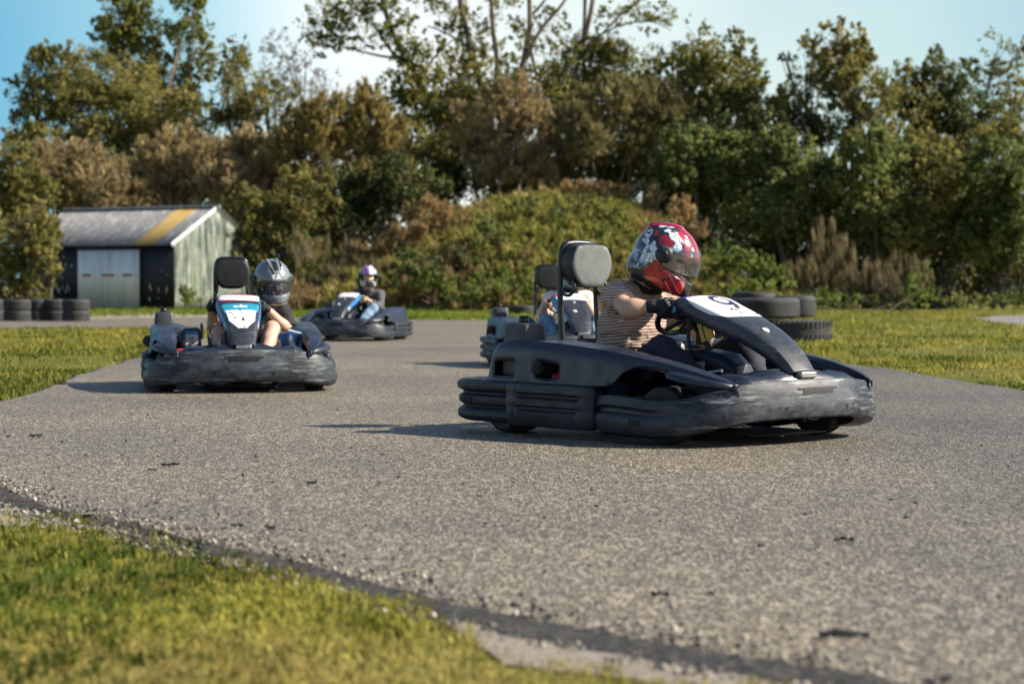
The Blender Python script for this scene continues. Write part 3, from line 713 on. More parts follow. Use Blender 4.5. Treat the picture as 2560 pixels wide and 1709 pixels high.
def make_person(D, kart, label):
    """D: joints in kart space. The body is one mesh; helmet and clothes are its children."""
    J = {k: np.array(v, float) for k, v in D.items() if isinstance(v, tuple) and len(v) == 3 and k not in ('head_rot', 'skin')}
    hip, chest, neck, head = J['hip'], J['chest'], J['neck'], J['head']; Mh = rotm(*D['head_rot'])
    wc, u, n = np.array(mk_.wc), np.array(mk_.u), np.array(mk_.n); sc = D.get('scale', 1.0)
    hands = {}
    for s, key in ((-1, 'R'), (1, 'L')):
        a = R(D.get('steer', 0)); base = R(0 if s > 0 else 180)+a
        o = v3(0, 1, 0)*math.cos(base)+u*math.sin(base); t = (u*math.cos(a)-v3(0, 1, 0)*math.sin(a))
        c = wc+v3(0, 1, 0)*(.165*math.cos(base))+u*(.128*math.sin(base))
        el = J['el'+key]; w = c+o*.034+n*.022; d = el-w; d /= np.linalg.norm(d); wrist = w+d*.056*sc
        hands[key] = (c, o, n, t, wrist)
    sdir = J['shL']-J['shR']; sdir /= np.linalg.norm(sdir); waist = lerp(hip, chest, .45)
    bw = D.get('build', 1.0)
    def torso(sd, g, k=.05):
        for s in (-1, 1):
            sd.chain([hip+s*v3(0, .075, 0), waist+s*.060*sdir*bw, chest+s*.075*sdir*bw], [.115*bw+g, .112*bw+g, .120*bw+g], k)
        sh = lerp(J['shR'], J['shL'], .5)
        sd.cap(chest, lerp(chest, sh, .7), .125*bw+g, .10*bw+g, k); sd.cap(lerp(J['shR'], J['shL'], .10), lerp(J['shR'], J['shL'], .90), .062*sc+g, .062*sc+g, k)
    def arm(sd, key, g, to=1.0, k=.03, cut=False):
        a, b, c = J['sh'+key], J['el'+key], hands[key][4]
        if to <= 1:
            e = lerp(a, b, to); sd.cap(a, e, .056*sc+g, .045*sc+g+(.012 if to < .9 else 0), k, (e, b-a) if cut else None)
        else:
            sd.cap(a, b, .054*sc+g, .043*sc+g, k); e = lerp(b, c, to-1)
            m = lerp(b, e, .32); sd.chain([b, m, e], [.041*sc+g, .046*sc+g, (.030 if to > 1.9 else .036)*sc+g], k, (e, c-b) if cut else None)
    def leg(sd, key, g, to=2.0, k=.03, cut=False):
        s = -1 if key == 'R' else 1; a, b, c = hip+v3(.04, s*.10, -.02), J['kn'+key], J['an'+key]
        e = lerp(a, b, min(to, 1)); sd.cap(a, e, .088*bw+g, (.058*sc+.030*(1-min(to, 1)))+g, k, (e, b-a) if cut and to < 1 else None)
        if to > 1: m = lerp(b, c, .3); sd.chain([b, m, lerp(b, c, to-1)], [.058*sc+g, .055*sc+g, .040*sc+g], k)
    # ---- body
    lo = np.minimum.reduce(list(J.values()))-.2; hi = np.maximum.reduce(list(J.values()))+.22; lo[2] = .03
    sd = SDF(lo, hi, .0085); torso(sd, 0)
    sd.cap(lerp(neck, lerp(J['shR'], J['shL'], .5), .8), head+Mh@v3(-.02, 0, -.08), .060*sc, .054*sc, .04)
    for key in 'RL': arm(sd, key, 0, 2.0); leg(sd, key, 0)
    V0, F0 = sd.mesh(); V0 = smooth_mesh(V0, F0, 1)
    # head with a face, joined to the same mesh at finer spacing
    hd = SDF((-.13, -.12, -.17), (.15, .12, .14), .005); hd.ell((-.01, 0, .02), (.098, .076, .105), .01); hd.ell((.03, 0, -.05), (.070, .060, .075), .04)
    hd.cap((.088, 0, .012), (.108, 0, -.026), .009, .013, .012); hd.ell((.096, 0, -.058), (.012, .024, .007), .006); hd.ell((.098, 0, -.071), (.012, .020, .007), .006); hd.ell((.088, 0, -.103), (.018, .022, .016), .012)
    for s in (-1, 1): hd.ell((.093, s*.031, .006), (.012, .018, .009), .006, None, 'sub'); hd.ell((.080, s*.031, .004), (.0135, .0135, .0125), .002); hd.cap((.090, s*.015, .026), (.078, s*.05, .024), .007, .006, .008); hd.ell((-.005, s*.078, -.01), (.02, .010, .03), .006); hd.ell((.075, s*.042, -.032), (.022, .020, .018), .015)
    hd.cap((-.02, 0, -.08), (-.03, 0, -.16), .052, .054, .03)
    V1, F1 = hd.mesh(); sk = np.array(D.get('skin', (.52, .33, .25))); C1 = np.tile(sk, (len(V1), 1))
    lip = (V1[:, 0] > .088) & (np.abs(V1[:, 1]) < .024) & (V1[:, 2] < -.05) & (V1[:, 2] > -.078); C1[lip] = sk*(.85, .5, .5)
    for s in (-1, 1):
        dy, dz = V1[:, 1]-s*.031, V1[:, 2]-.004; e = (V1[:, 0] > .07) & ((dy/.017)**2+(dz/.009)**2 < 1); C1[e] = (.70, .68, .65); C1[e & (dy**2+dz**2 < .0065**2)] = (.03, .02, .015)
        C1[(V1[:, 0] > .06) & (np.abs(V1[:, 2]-.029+.12*np.abs(dy)) < .006) & (np.abs(dy) < .024)] = (.05, .03, .02)
    V = np.vstack([V0, V1@Mh.T+head]); F = np.vstack([F0, F1+len(V0)]); C = np.vstack([np.tile(sk, (len(V0), 1)), C1])
    if not D.get('gloves', True):
        for key in 'RL':
            c = hands[key][0]; q = SDF(c-.13, c+.13, .004); hand(q, *hands[key], sc*.98, .009); a, b = q.mesh(); F = np.vstack([F, b+len(V)]); V = np.vstack([V, a]); C = np.vstack([C, np.tile(sk, (len(a), 1))])
    body = mk('person', V, F, 'skin', None, True, None, C, None)
    body.location = kart.location; body.rotation_euler = kart.rotation_euler
    tag(body, label, 'person', 'kart drivers')
    # ---- clothes
    sd = SDF(lo, hi, .0075); torso(sd, .012)
    slv = D.get('sleeve', .62)
    for key in 'RL': arm(sd, key, .011, slv, .035, True)
    sd.cutplane(hip+v3(0, 0, -.04), (0, 0, -1)); sd.ell(neck+v3(.02, 0, .035), (.085, .085, .06), .01, None, 'sub')
    sd.wrinkle(D.get('wr', .011), 11, 5, (1, 1, 2.3)); sd.wrinkle(D.get('wr', .011)*.5, 26, 9)
    V, F = sd.mesh(); shirt = mk(D.get('top', 'shirt'), V, F, D['shirt'], body, True, None, None, 70)
    if D.get('panel'):
        f = sd.f.copy(); ax = SDF(lo, hi, .0075); sl, p = ax.block(ax.lo, ax.lo+ax.h*ax.n); q = np.abs((p-chest)@sdir-.0)-.085
        ax.f = np.maximum(np.maximum(f-.003, q), -(p[..., 0]-chest[0]-.02+.15*(p[..., 2]-chest[2]))).astype(np.float32); V, F = ax.mesh(); mk('front_panel', V, F, D['panel'], shirt, True)
        m = MB()
        for s in (-1, 1): b0 = lerp(neck, chest, .35)+sdir*s*.045+v3(.125, 0, -.01); m.tube([b0, b0+v3(.02, s*.01, -.10), b0+v3(.02, s*.004, -.2)], .005, 6, 8)
        m.build('drawstring', 'white_cord', shirt)
    if D.get('hood'):
        sd = SDF(neck-.2, neck+.2, .008); sd.ell(neck+v3(-.04, 0, -.015), (.11, .13, .055), .01); sd.wrinkle(.012, 16, 3); V, F = sd.mesh(); mk('hood', V, F, D['shirt'], shirt, True)
    sd = SDF(lo, hi, .008)
    for s in (-1, 1): sd.cap(hip+s*v3(0, .075, 0), hip+s*v3(0, .075, 0)+v3(.03, 0, .05), .122*bw, .118*bw, .05)
    for key in 'RL': leg(sd, key, .013, D.get('trouser', 1.92), .03, True)
    sd.wrinkle(.014, 13, 8); V, F = sd.mesh(); mk('shorts' if D.get('trouser', 2) < 1 else 'trousers', V, F, D['legs'], body, True, None, None, 70)
    for key in 'RL':
        a = J['an'+key]; sd = SDF(a-(.1, .09, .14), a+(.26, .09, .12), .007); sd.cap(a+v3(0, 0, .01), a+v3(0, 0, -.03), .047, .047, .02); sd.cap(a+v3(.0, 0, -.045), a+v3(.17, 0, -.01), .043, .036, .02); V, F = sd.mesh(); mk('shoe', V, F, 'shoe', body)
        if D.get('gloves', True):
            c = hands[key][0]; q = SDF(c-.15, c+.15, .0036); hand(q, *hands[key], sc*1.02, .0102); w = hands[key][4]; e = J['el'+key]; d = e-w; d /= np.linalg.norm(d); q.cap(w-d*.02, w+d*.018, .031*sc, .034*sc, .012, (w-d*.002, d)); q.wrinkle(.004, 45, 4); V, F = q.mesh(); mk('glove', V, F, 'glove', body)
    if D.get('collar', True):
        sd = SDF(head-.26, head+.1, .007); sd.chain([lerp(neck, chest, .10), lerp(neck, head, .35), head+Mh@v3(-.015, 0, -.09)], [.078, .074, .086], .03, None); sd.cutplane(lerp(neck, chest, .12), neck*0+v3(-.25, 0, -1)); sd.wrinkle(.016, 20, 2, (1, 1, 2)); V, F = sd.mesh(); mk('balaclava', V, F, 'balaclava', body)
    make_helmet(D, D['paint'], D.get('helmet_mat', 'helmet_shell'), body)
    return body
# ------------------------------------------------------------------ helmet graphics (per vertex, in head space)
_LAT = {}
def _n(x, y, z, s, seed):
    L = _LAT.get(seed)
    if L is None: L = _LAT[seed] = np.random.default_rng(seed).random((32, 32, 32)).tolist()
    x, y, z = (x+3)*s, (y+3)*s, (z+3)*s; i, j, k = math.floor(x), math.floor(y), math.floor(z); u, v, w = x-i, y-j, z-k
    u, v, w = u*u*(3-2*u), v*v*(3-2*v), w*w*(3-2*w); i, j, k = i & 31, j & 31, k & 31; a, b, c = (i+1) & 31, (j+1) & 31, (k+1) & 31
    A, B = L[i], L[a]
    p = (A[j][k]*(1-u)+B[j][k]*u)*(1-v)+(A[b][k]*(1-u)+B[b][k]*u)*v
    q = (A[j][c]*(1-u)+B[j][c]*u)*(1-v)+(A[b][c]*(1-u)+B[b][c]*u)*v
    return p*(1-w)+q*w
def paint_red(x, y, z):
    ay = abs(y); c = (.012, .014, .03)
    diag = z+.62*(x-.0)                                   # rises towards the back
    if z < -.118+.0*x or (z < -.095-.18*(x+.1) and x < .02): return (.010, .010, .012)
    if x > .10 and ay < .062 and -.115 < z < -.045: return (.010, .011, .013)                 # chin vent block
    if z < -.02 and x > -.03 and diag < .035:                                                   # red cheek with pinstripes
        s = (x*.75+z*1.0)*26
        if abs((s % 1)-.5) > .45: return (.62, .50, .46) if _n(x, y, z, 9, 3) > .5 else (.02, .02, .02)
        if abs(((x*1.0-z*.8)*17) % 1-.5) > .44 and _n(x, y, z, 14, 8) > .5: return (.02, .015, .02)
        return (.50, .10, .035) if _n(x, y, z, 22, 5) > .62 else (.46, .018, .022)
    if z > .03 and ay < .052+.03*max(0, -x): return (.40, .012, .035) if not (.040 < ay < .047) else (.03, .01, .02)
    if z > .0 and x > .0 and ay < .10 and abs(ay-.075-.2*(x-.05)) < .012: return (.42, .012, .04)
    b = _n(x, y, z, 26, 12); b2 = _n(x, y, z, 70, 13)
    if x < .085 and z > -.105:
        core = 1-((x+.01)/.085)**2-((z-.045)/.085)**2
        if core > -.9 and b+.14*core > .545 and abs(b2-.5) > .07: return (.62, .72, .78)
        if core < -.2 and b > .56 and abs(b2-.5) > .13: return (.36, .45, .52)
        if b < .36: return (.26, .014, .025)
        return (.020, .022, .035)
    if x > .06 and z > .02: return (.55, .62, .66) if b2 > .55 and ay < .09 else (.03, .04, .07)
    return c
def paint_grey(x, y, z):
    d = abs(y)
    if x > .05 and .068 < z < .102 and d < .055:           # two letters over the brow
        for ch, y0 in (('K', -.036), ('A', -.006)):
            if glyph_d(ch, (y-y0)/.028, (z-.074)/.024) < .15: return (.75, .76, .76)
    if abs(d-.030-.38*(z-.115)) < .007 and z > .10 and x > -.02: return (.010, .011, .012)
    if z > .12 and d < .018 and x > .0: return (.012, .013, .015)
    if z < -.125: return (.012, .012, .012)
    if abs(z+.118-.2*max(0, x-.1)) < .006 and x > .05: return (.40, .38, .28)
    if z < -.02 - .4*max(0, x): return (.075, .08, .072)
    return (.15, .17, .19)
def paint_purple(x, y, z):
    d = y; d_ = abs(y)
    if z < -.115: return (.02, .02, .02)
    if z > .02:
        if abs(d-.022) < .030: return (.70, .70, .72)
        if abs(d+.030) < .020: return (.30, .12, .38)
        if abs(d-.085) < .014 or abs(d+.075) < .012: return (.42, .46, .55)
        return (.03, .03, .10)
    if d_ > .062 and z < -.03 and x > .0 and _n(x, y, z, 24, 4) > .42: return (.42, .41, .44)
    return (.02, .02, .03)
def paint_sky(x, y, z):
    if abs(y) < .03 and z > .03: return (.62, .66, .68)
    if z < -.1: return (.02, .02, .03)
    return (.10, .34, .48) if _n(x, y, z, 16, 6) > .42 else (.60, .66, .70)
# ================================================================== karts and drivers on the track
def place(k, x, y, a): k.location = (x, y, .022); k.rotation_euler = (0, 0, R(a))
k1 = make_kart(); bpy.context.view_layer.update()
k2, k3, k4 = copy_tree(k1), copy_tree(k1), copy_tree(k1)
place(k1, .755, 10.14, -50); place(k2, -2.085, 15.04, -79); place(k3, -2.32, 29.6, -102); place(k4, .48, 19.48, -79)
low_ = make_kart.low.data; bpy.data.objects.remove(make_kart.low)
for k in (k2, k3, k4): next(o for o in bpy.data.objects if o.parent == k and o.name.startswith('front_bumper')).data = low_
for k in (k2, k3, k4):     # their headrests are covered in black
    hr_ = next(o for o in bpy.data.objects if o.parent == k and o.name.startswith('headrest')); cf_ = next(o for o in bpy.data.objects if o.parent == hr_)
    cf_.data = cf_.data.copy(); cf_.data.materials[0] = MATS['pad_side']
G = 'rental karts racing on the track'
tag(k1, 'nearest dark go-kart with white number 9 on its steering fairing', 'go-kart', G)
tag(k2, 'dark go-kart on the left, teal band and white shield on its fairing', 'go-kart', G)
tag(k3, 'farthest small go-kart in front of the mound, carrying the hooded driver', 'go-kart', G)
tag(k4, 'dark go-kart half hidden behind the number 9 kart', 'go-kart', G)
def st9(u, v):      # u runs down the panel, v from the right edge to the left one
    x, y = (v-.5)*2, (u-.47)*2
    if abs(x)**2.6+abs(y)**2.4 > .96: return None
    d = glyph_d('9', (v-.40)/.40, 1-(u-.10)/.52)
    if d < .085: return NB
    if abs(u-.66-.2*(v-.4)) < .045 and .40 < v < .55 and abs((v*13+u*9) % 1-.5) > .14: return NB
    if abs(u-.80+.3*(v-.80)) < .018 and .70 < v < .93: return (.04, .04, .05)
    if y < -.86: return RD
    return WH
fairing_sticker(k1, st9, 9.5, 30.5, 1.9, 12.1, 84, 70, 'white rounded sticker with the number 9', 'number_sticker')
def edge(u, v): return BL if (v < .09 or v > .91) and u < .55 else None
fairing_sticker(k1, lambda u, v: BL if v < .5-.45*u or v > .5+.45*u else None, 8.5, 12, 3.1, 10.9, 10, 24)
def st2top(u, v):
    x = (v-.5)*2
    if abs(x) > .86-.06*u: return TL if v > .5 else BL
    if abs(x)**2+((u-.55)*1.9)**2 > .95: return (.03, .03, .04)
    w = u+.22*x*x-.10*x
    return (.30, .03, .07) if w < .22 or .45 < w < .55 or w > .90 else WH
def st2(u, v):
    x = (v-.5)*2
    if u < .30 and abs(x) < .95-.2*u:
        if .11 < u < .16 and abs(x) < .30: return WH
        return TL
    if u >= .30 and abs(x) < (.72-.05*u if u < .70 else .70-1.6*(u-.70)) and u < .96:
        if _n(x, u*1.4, 0, 9, 31) > .84: return (.05, .05, .06)
        return WH
    if u >= .18 and u < .36 and abs(x) < .86-.5*(u-.18): return TL
    return None
fairing_sticker(k2, st2top, 10, 20, 2.4, 11.6, 50, 60, 'sticker of red and white waves on the fairing top')
fairing_sticker(k2, st2, 24, 50, 3.0, 11.0, 70, 60, 'teal band with a white shield below')
def st4(u, v):
    x = (v-.5)*2
    if abs(x) > .74: return TL if v > .5 else BL
    if x < -.45 and u < .5: return RD
    return WH
fairing_sticker(k4, st4, 9, 22, 2.0, 12.0, 24, 40, 'white and blue sticker on the fairing top')
def st3(u, v):
    x = (v-.5)*2
    if x < -.55: return (.05, .04, .40)
    if x > .72: return (.02, .22, .55)
    return WH if _n(x, u, 0, 5, 3) < .62 else (.66, .55, .68)
fairing_sticker(k3, st3, 9, 22, 2.0, 12.0, 30, 40, 'white and violet sticker on the fairing top')
for k in (k2, k3, k4):
    fair = next(o for o in bpy.data.objects if o.parent == k and o.name.startswith('steering_fairing'))
    for s, c in ((1, BL), (-1, BL)):
        j0 = 12.1 if s > 0 else .1
        MB().patch(make_kart.PF, 12, 44, j0, j0+1.7, .0022, 30, 5, 0, None, lambda u, v: (.03, .16, .46) if u < .85 else (.3, .4, .5)).build('edge_strip', 'sticker', fair, col=True)
def num(u, v):
    if u > .85 or v < .16: return (.03, .25, .5)
    for ch, x0 in (('I', .36), ('9', .52)):
        if glyph_d(ch, (v-x0)/.26, (u-.30)/.42) < .10: return (.30, .06, .06)
    if u < .10 or (u < .22 and _n(v*2, 0, 0, 9, 5) > .5): return (.05, .06, .2)
    return WH
for k in (k2, k3, k4): box_sticker(k, num, -1)
for k in (k2, k4):   # blade beside the left knee, blue with a white wedge
    box_sticker(k, lambda u, v: WH if v < .25+.35*(1-u) and v > .1*u and u < .62 else ((.55, .68, .78) if u > .9 else (.05, .17, .46)), 1)

m = MB(); o_ = [(-.535, .280), (-.50, .306), (-.43, .312), (-.395, .295), (-.39, .255), (-.43, .250), (-.50, .262)]
m.grid(np.array([[(x, -.46+(y+.46)*f, .262+(z-.262)*f) for y, z in o_] for x, f in ((.76, .8), (.83, 1), (.845, .93), (.85, .6), (.851, .1))]), False, True, True); m.build('red_duct', 'red_paint', k2)
for k in (k2, k4):     # painted end panel at the front of the left pod
    n_ = 16; P_ = np.array([[(.365+.05*u-.02*v, .355+.105*v, .285+(.155-.03*v)*u) for v in np.linspace(0, 1, n_)] for u in np.linspace(0, 1, n_)])
    C_ = np.array([[(.62, .64, .66) if .15 < v < .75-.6*u and u < .75 else ((.45, .58, .66) if u > .88 else (.05, .17, .46)) for v in np.linspace(0, 1, n_)] for u in np.linspace(0, 1, n_)])
    solid(MB().grid(P_, col=C_).build('pod_end_panel', 'sticker', k, col=True), .008)
D1 = dict(hip=(-.27, 0, .21), chest=(-.205, 0, .545), neck=(-.095, .0, .745), head=(.022, .016, .882), head_rot=(38, 29, 0), hscale=1.13, sleeve=.50, shR=(-.135, -.195, .695), shL=(-.155, .20, .69), elR=(.055, -.275, .628), elL=(.04, .275, .475),
          knR=(.20, -.19, .425), knL=(.37, .21, .445), anR=(.60, -.125, .165), anL=(.63, .13, .16), shirt='striped_shirt', top='t_shirt', legs='navy_trousers', paint=paint_red, spoiler=True, visor_open=19, visor_mat='visor_clear', steer=-15, wr=.021, skin=(.50, .31, .22))
make_person(D1, k1, 'person in striped T-shirt and red helmet steering the number 9 kart')
D2 = dict(hip=(-.27, .02, .20), chest=(-.20, .11, .45), neck=(-.11, .20, .61), head=(-.01, .275, .79), hscale=1.1, head_rot=(14, 22, 6), shR=(-.12, .02, .60), shL=(-.15, .36, .575), elR=(-.0, -.16, .42), elL=(-.02, .41, .40),
          knR=(.26, -.14, .40), knL=(.28, .25, .44), anR=(.60, -.12, .16), anL=(.60, .15, .16), shirt='black_shirt', top='t_shirt', legs='beige_shorts', trouser=.86, paint=paint_grey, helmet_mat='helmet_matte', visor_open=0, visor_mat='visor_smoke', steer=-4, scale=.95, build=.92, skin=(.55, .34, .25), sleeve=.8)
make_person(D2, k2, 'person in black T-shirt, beige shorts and grey helmet leaning in the left kart')
D3 = dict(hip=(-.27, .03, .21), chest=(-.20, .10, .50), neck=(-.14, .14, .73), head=(-.09, .17, .93), head_rot=(24, 8, 0), shR=(-.15, -.05, .68), shL=(-.18, .33, .67), elR=(.0, -.18, .52), elL=(.02, .38, .47),
          knR=(.26, -.10, .42), knL=(.25, .34, .47), anR=(.60, -.12, .16), anL=(.58, .15, .16), shirt='hoodie_grey', top='hoodie', panel='hoodie_navy', hood=True, legs='jeans', paint=paint_purple, visor=False, gloves=False, steer=-6, sleeve=1.8, collar=False, skin=(.55, .36, .22))
make_person(D3, k3, 'person in grey hoodie, pale jeans and purple and white helmet in the farthest kart')
D4 = dict(hip=(-.27, .04, .20), chest=(-.21, .10, .48), neck=(-.13, .12, .70), head=(-.06, .12, .90), head_rot=(10, 12, 0), shR=(-.14, -.08, .65), shL=(-.16, .30, .65), elR=(-.0, -.17, .47), elL=(.0, .34, .45),
          knR=(.27, -.20, .42), knL=(.30, .30, .42), anR=(.60, -.12, .16), anL=(.60, .14, .16), shirt='white_shirt', top='t_shirt', legs='jeans', paint=paint_sky, visor_mat='visor_smoke', gloves=False, steer=8, sleeve=.85, skin=(.58, .36, .27), collar=True)
make_person(D4, k4, 'person in white shirt and jeans mostly hidden behind the front kart headrest')
# ================================================================== the place: ground, track, lawns
def inside(px, py, poly):
    r = np.zeros(len(px), bool); j = len(poly)-1
    for i in range(len(poly)):
        xi, yi = poly[i]; xj, yj = poly[j]
        r ^= ((yi > py) != (yj > py)) & (px < (xj-xi)*(py-yi)/(yj-yi+1e-12)+xi); j = i
    return r
def gp(pts, n=None, wob=0, seed=0):
    P = np.array([gnd(*p)[:2] for p in pts])
    if n: P = catmull(P, n)
    if wob:
        r = np.random.default_rng(seed); w = r.normal(0, 1, len(P)); w = np.convolve(w, [.25, .5, .25], 'same')
        T = np.gradient(P, axis=0); T /= np.linalg.norm(T, axis=1, keepdims=True)+1e-9
        P = P+np.stack([-T[:, 1], T[:, 0]], 1)*(w*wob)[:, None]
    return P
# ground
m, nt, b = nodes('ground')
n1 = noise(nt, .9, 8, .65); n2 = noise(nt, .13, 4, .5); n3 = noise(nt, 14, 5, .7)
c = ramp(nt, n1, [(.30, (.085, .090, .020)), (.46, (.150, .145, .028)), (.60, (.21, .185, .040)), (.78, (.24, .19, .07))])
c = mixc(nt, ramp(nt, n2, [(.4, (0, 0, 0)), (.65, (.6, .6, .6))]), c, (.10, .13, .018))
c = mixc(nt, ramp(nt, n3, [(.35, (.7, .7, .7)), (.6, (0, 0, 0))]), c, (.055, .06, .018))
nt.links.new(c, b.inputs['Base Color']); b.inputs['Roughness'].default_value = .95; b.inputs['Specular IOR Level'].default_value = .1
bump(nt, b, noise(nt, 30, 6, .7), .8, .03)
o = mk('ground', [(-900, -60, 0), (900, -60, 0), (900, 1600, 0), (-900, 1600, 0)], [(0, 1, 2, 3)], 'ground', smooth=False); tag(o, kind='structure')
# asphalt
m, nt, b = nodes('asphalt')
tc = N(nt, 'ShaderNodeTexCoord')
v1 = N(nt, 'ShaderNodeTexVoronoi'); v1.inputs['Scale'].default_value = 150
mp_ = N(nt, 'ShaderNodeMapping'); mp_.inputs['Scale'].default_value = (1, .36, 1); nt.links.new(tc.outputs['Object'], mp_.inputs[0]); nt.links.new(mp_.outputs[0], v1.inputs['Vector'])
sep = N(nt, 'ShaderNodeSeparateColor'); nt.links.new(v1.outputs['Color'], sep.inputs[0])
v2 = N(nt, 'ShaderNodeTexVoronoi'); v2.inputs['Scale'].default_value = 60; nt.links.new(mp_.outputs[0], v2.inputs['Vector'])
sep2 = N(nt, 'ShaderNodeSeparateColor'); nt.links.new(v2.outputs['Color'], sep2.inputs[0])
st = ramp(nt, sep.outputs[0], [(0, (.048, .044, .037)), (.22, (.106, .093, .073)), (.5, (.160, .140, .107)), (.76, (.228, .198, .150)), (.93, (.42, .37, .285))])
edge_ = ramp(nt, v1.outputs['Distance'], [(.30, (1, 1, 1)), (.62, (.5, .5, .5))])
c = mixc(nt, 1.0, st, edge_, 'MULTIPLY')
c = mixc(nt, ramp(nt, sep2.outputs[0], [(.90, (0, 0, 0)), (.96, (.45, .45, .45))]), c, (.34, .30, .25))
c = mixc(nt, ramp(nt, sep2.outputs[1], [(.92, (0, 0, 0)), (.97, (.6, .6, .6))]), c, (.045, .042, .038))
big = ramp(nt, noise(nt, .35, 6, .6), [(.28, (.76, .77, .80)), (.5, (1.10, 1.08, 1.04)), (.7, (1.36, 1.29, 1.16))])
c = mixc(nt, 1.0, c, big, 'MULTIPLY')
# darker, cooler asphalt tone towards the right, with a ragged transition
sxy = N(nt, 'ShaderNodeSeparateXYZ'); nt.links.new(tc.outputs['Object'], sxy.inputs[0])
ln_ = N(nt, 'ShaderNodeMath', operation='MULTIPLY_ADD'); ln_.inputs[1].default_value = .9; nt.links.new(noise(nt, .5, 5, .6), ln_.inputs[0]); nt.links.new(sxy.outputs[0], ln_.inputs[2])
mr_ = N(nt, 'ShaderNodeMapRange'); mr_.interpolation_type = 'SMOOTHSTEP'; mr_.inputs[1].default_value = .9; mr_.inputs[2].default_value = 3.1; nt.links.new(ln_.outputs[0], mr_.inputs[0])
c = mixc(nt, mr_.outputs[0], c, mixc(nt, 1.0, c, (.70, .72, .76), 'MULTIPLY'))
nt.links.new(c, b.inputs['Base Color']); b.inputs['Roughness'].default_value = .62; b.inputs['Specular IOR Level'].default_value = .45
bump(nt, b, v1.outputs['Distance'], .5, .004)
m2, nt, b = nodes('asphalt_edge')
c = ramp(nt, noise(nt, 38, 8, .8), [(.35, (.012, .012, .013)), (.52, (.045, .043, .041)), (.60, (.13, .12, .10)), (.7, (.26, .23, .19))]); nt.links.new(c, b.inputs['Base Color']); b.inputs['Roughness'].default_value = .9
bump(nt, b, noise(nt, 70, 5, .7), 1, .02)
m3, nt, b = nodes('sandy_verge')
c = ramp(nt, noise(nt, 28, 8, .75), [(.3, (.13, .11, .085)), (.5, (.29, .25, .205)), (.75, (.42, .38, .32))]); nt.links.new(c, b.inputs['Base Color']); b.inputs['Roughness'].default_value = .95
bump(nt, b, noise(nt, 60, 6, .7), .9, .02)

near_edge = gp([(-420, 1150), (-200, 1190), (0, 1232), (130, 1286), (300, 1318), (500, 1372), (720, 1418), (900, 1468), (1100, 1522), (1300, 1566), (1500, 1603), (1750, 1650), (2000, 1688), (2300, 1745), (2800, 1860)], 700, .012, 3)
right_edge = gp([(3500, 1300), (3000, 1085), (2560, 985), (2380, 955), (2200, 925), (2040, 906), (1900, 880), (1760, 850), (1640, 828), (1540, 812), (1440, 805)], 160, .04, 4)
far_edge = gp([(1380, 803), (1250, 802), (1000, 801), (800, 797), (640, 793), (500, 794), (250, 797), (0, 799), (-300, 801)], 80, .08, 5)
left_far = gp([(-300, 824), (0, 822), (250, 821), (450, 822), (560, 824), (590, 829), (560, 838), (470, 862), (380, 893), (290, 915), (200, 945), (120, 975), (0, 1014), (-150, 1065), (-300, 1110)], 160, .035, 6)
T = .022
loop = np.vstack([near_edge, right_edge, far_edge, left_far])
mb = MB(); mb.V = [(x, y, T) for x, y in loop]; mb.F = [tuple(range(len(loop)))]; mb.mi = [0]; mb.col = [(1, 1, 1)]*len(loop)
n0 = len(near_edge)
# crumbling broken edges all round the sheet
def skirt(P, w, seed, sgn=1, mi=1):
    r = np.random.default_rng(seed); Tn = np.gradient(P, axis=0); Tn /= np.linalg.norm(Tn, axis=1, keepdims=True)+1e-9; nn = np.stack([Tn[:, 1], -Tn[:, 0]], 1)*sgn
    rows = []
    for p, q in zip(P, nn):
        k = w*(.6+.8*r.random()) if len(P) < 400 else w*max(.15, 2.4*(_n(p[0], p[1], 0, 1.6, 44)-.22)+.5*_n(p[0], p[1], 0, 14, 45)); rows.append([(p[0], p[1], T), (p[0]+q[0]*k*.45, p[1]+q[1]*k*.45, T-.006-.008*r.random()), (p[0]+q[0]*k, p[1]+q[1]*k, -.012)])
    mb.grid(np.array(rows), mi=mi)
skirt(near_edge, .12, 1); skirt(right_edge, .10, 2); skirt(left_far, .10, 3); skirt(far_edge, .15, 4)
bm = bmesh.new(); me_ = None
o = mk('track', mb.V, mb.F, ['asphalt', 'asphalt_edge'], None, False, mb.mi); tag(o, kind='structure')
bm.from_mesh(o.data); bmesh.ops.triangulate(bm, faces=[f for f in bm.faces if len(f.verts) > 4]); bmesh.ops.recalc_face_normals(bm, faces=bm.faces)
if sum(f.normal.z*f.calc_area() for f in bm.faces) < 0: bmesh.ops.reverse_faces(bm, faces=bm.faces)
bm.to_mesh(o.data); bm.free()
# pale sandy strip along the near edge, and the bare patch on the right lawn
vg = gp([(-300, 1250), (0, 1286), (250, 1305), (500, 1372), (700, 1430), (900, 1496), (1060, 1512), (1130, 1560), (1200, 1612), (1380, 1648), (1580, 1682), (1750, 1712), (2100, 1775), (2800, 1960)], 200, .02, 8)
i = np.linspace(0, len(near_edge)-1, 200).astype(int)
rows = [[(a[0], a[1], .004), ((a[0]+c_[0])/2, (a[1]+c_[1])/2, .008), (c_[0]+(c_[0]-a[0])*.25, c_[1]+(c_[1]-a[1])*.25, .004)] for a, c_ in zip(near_edge[i]+[0, .03], vg)]
tag(mk('verge', *(lambda g: (g.V, g.F))(MB().grid(np.array(rows))), 'sandy_verge', smooth=True), kind='structure')
mat('grey_paving', (.17, .155, .145), .9, 0, .25, 3)
bp = gp([(2420, 799), (2500, 790), (2700, 787), (2800, 800), (2700, 814), (2520, 811)], 60, .1, 9)
tag(mk('bare_patch', [(x, y, .006) for x, y in bp], [tuple(range(len(bp)))], 'grey_paving', smooth=False), kind='structure')
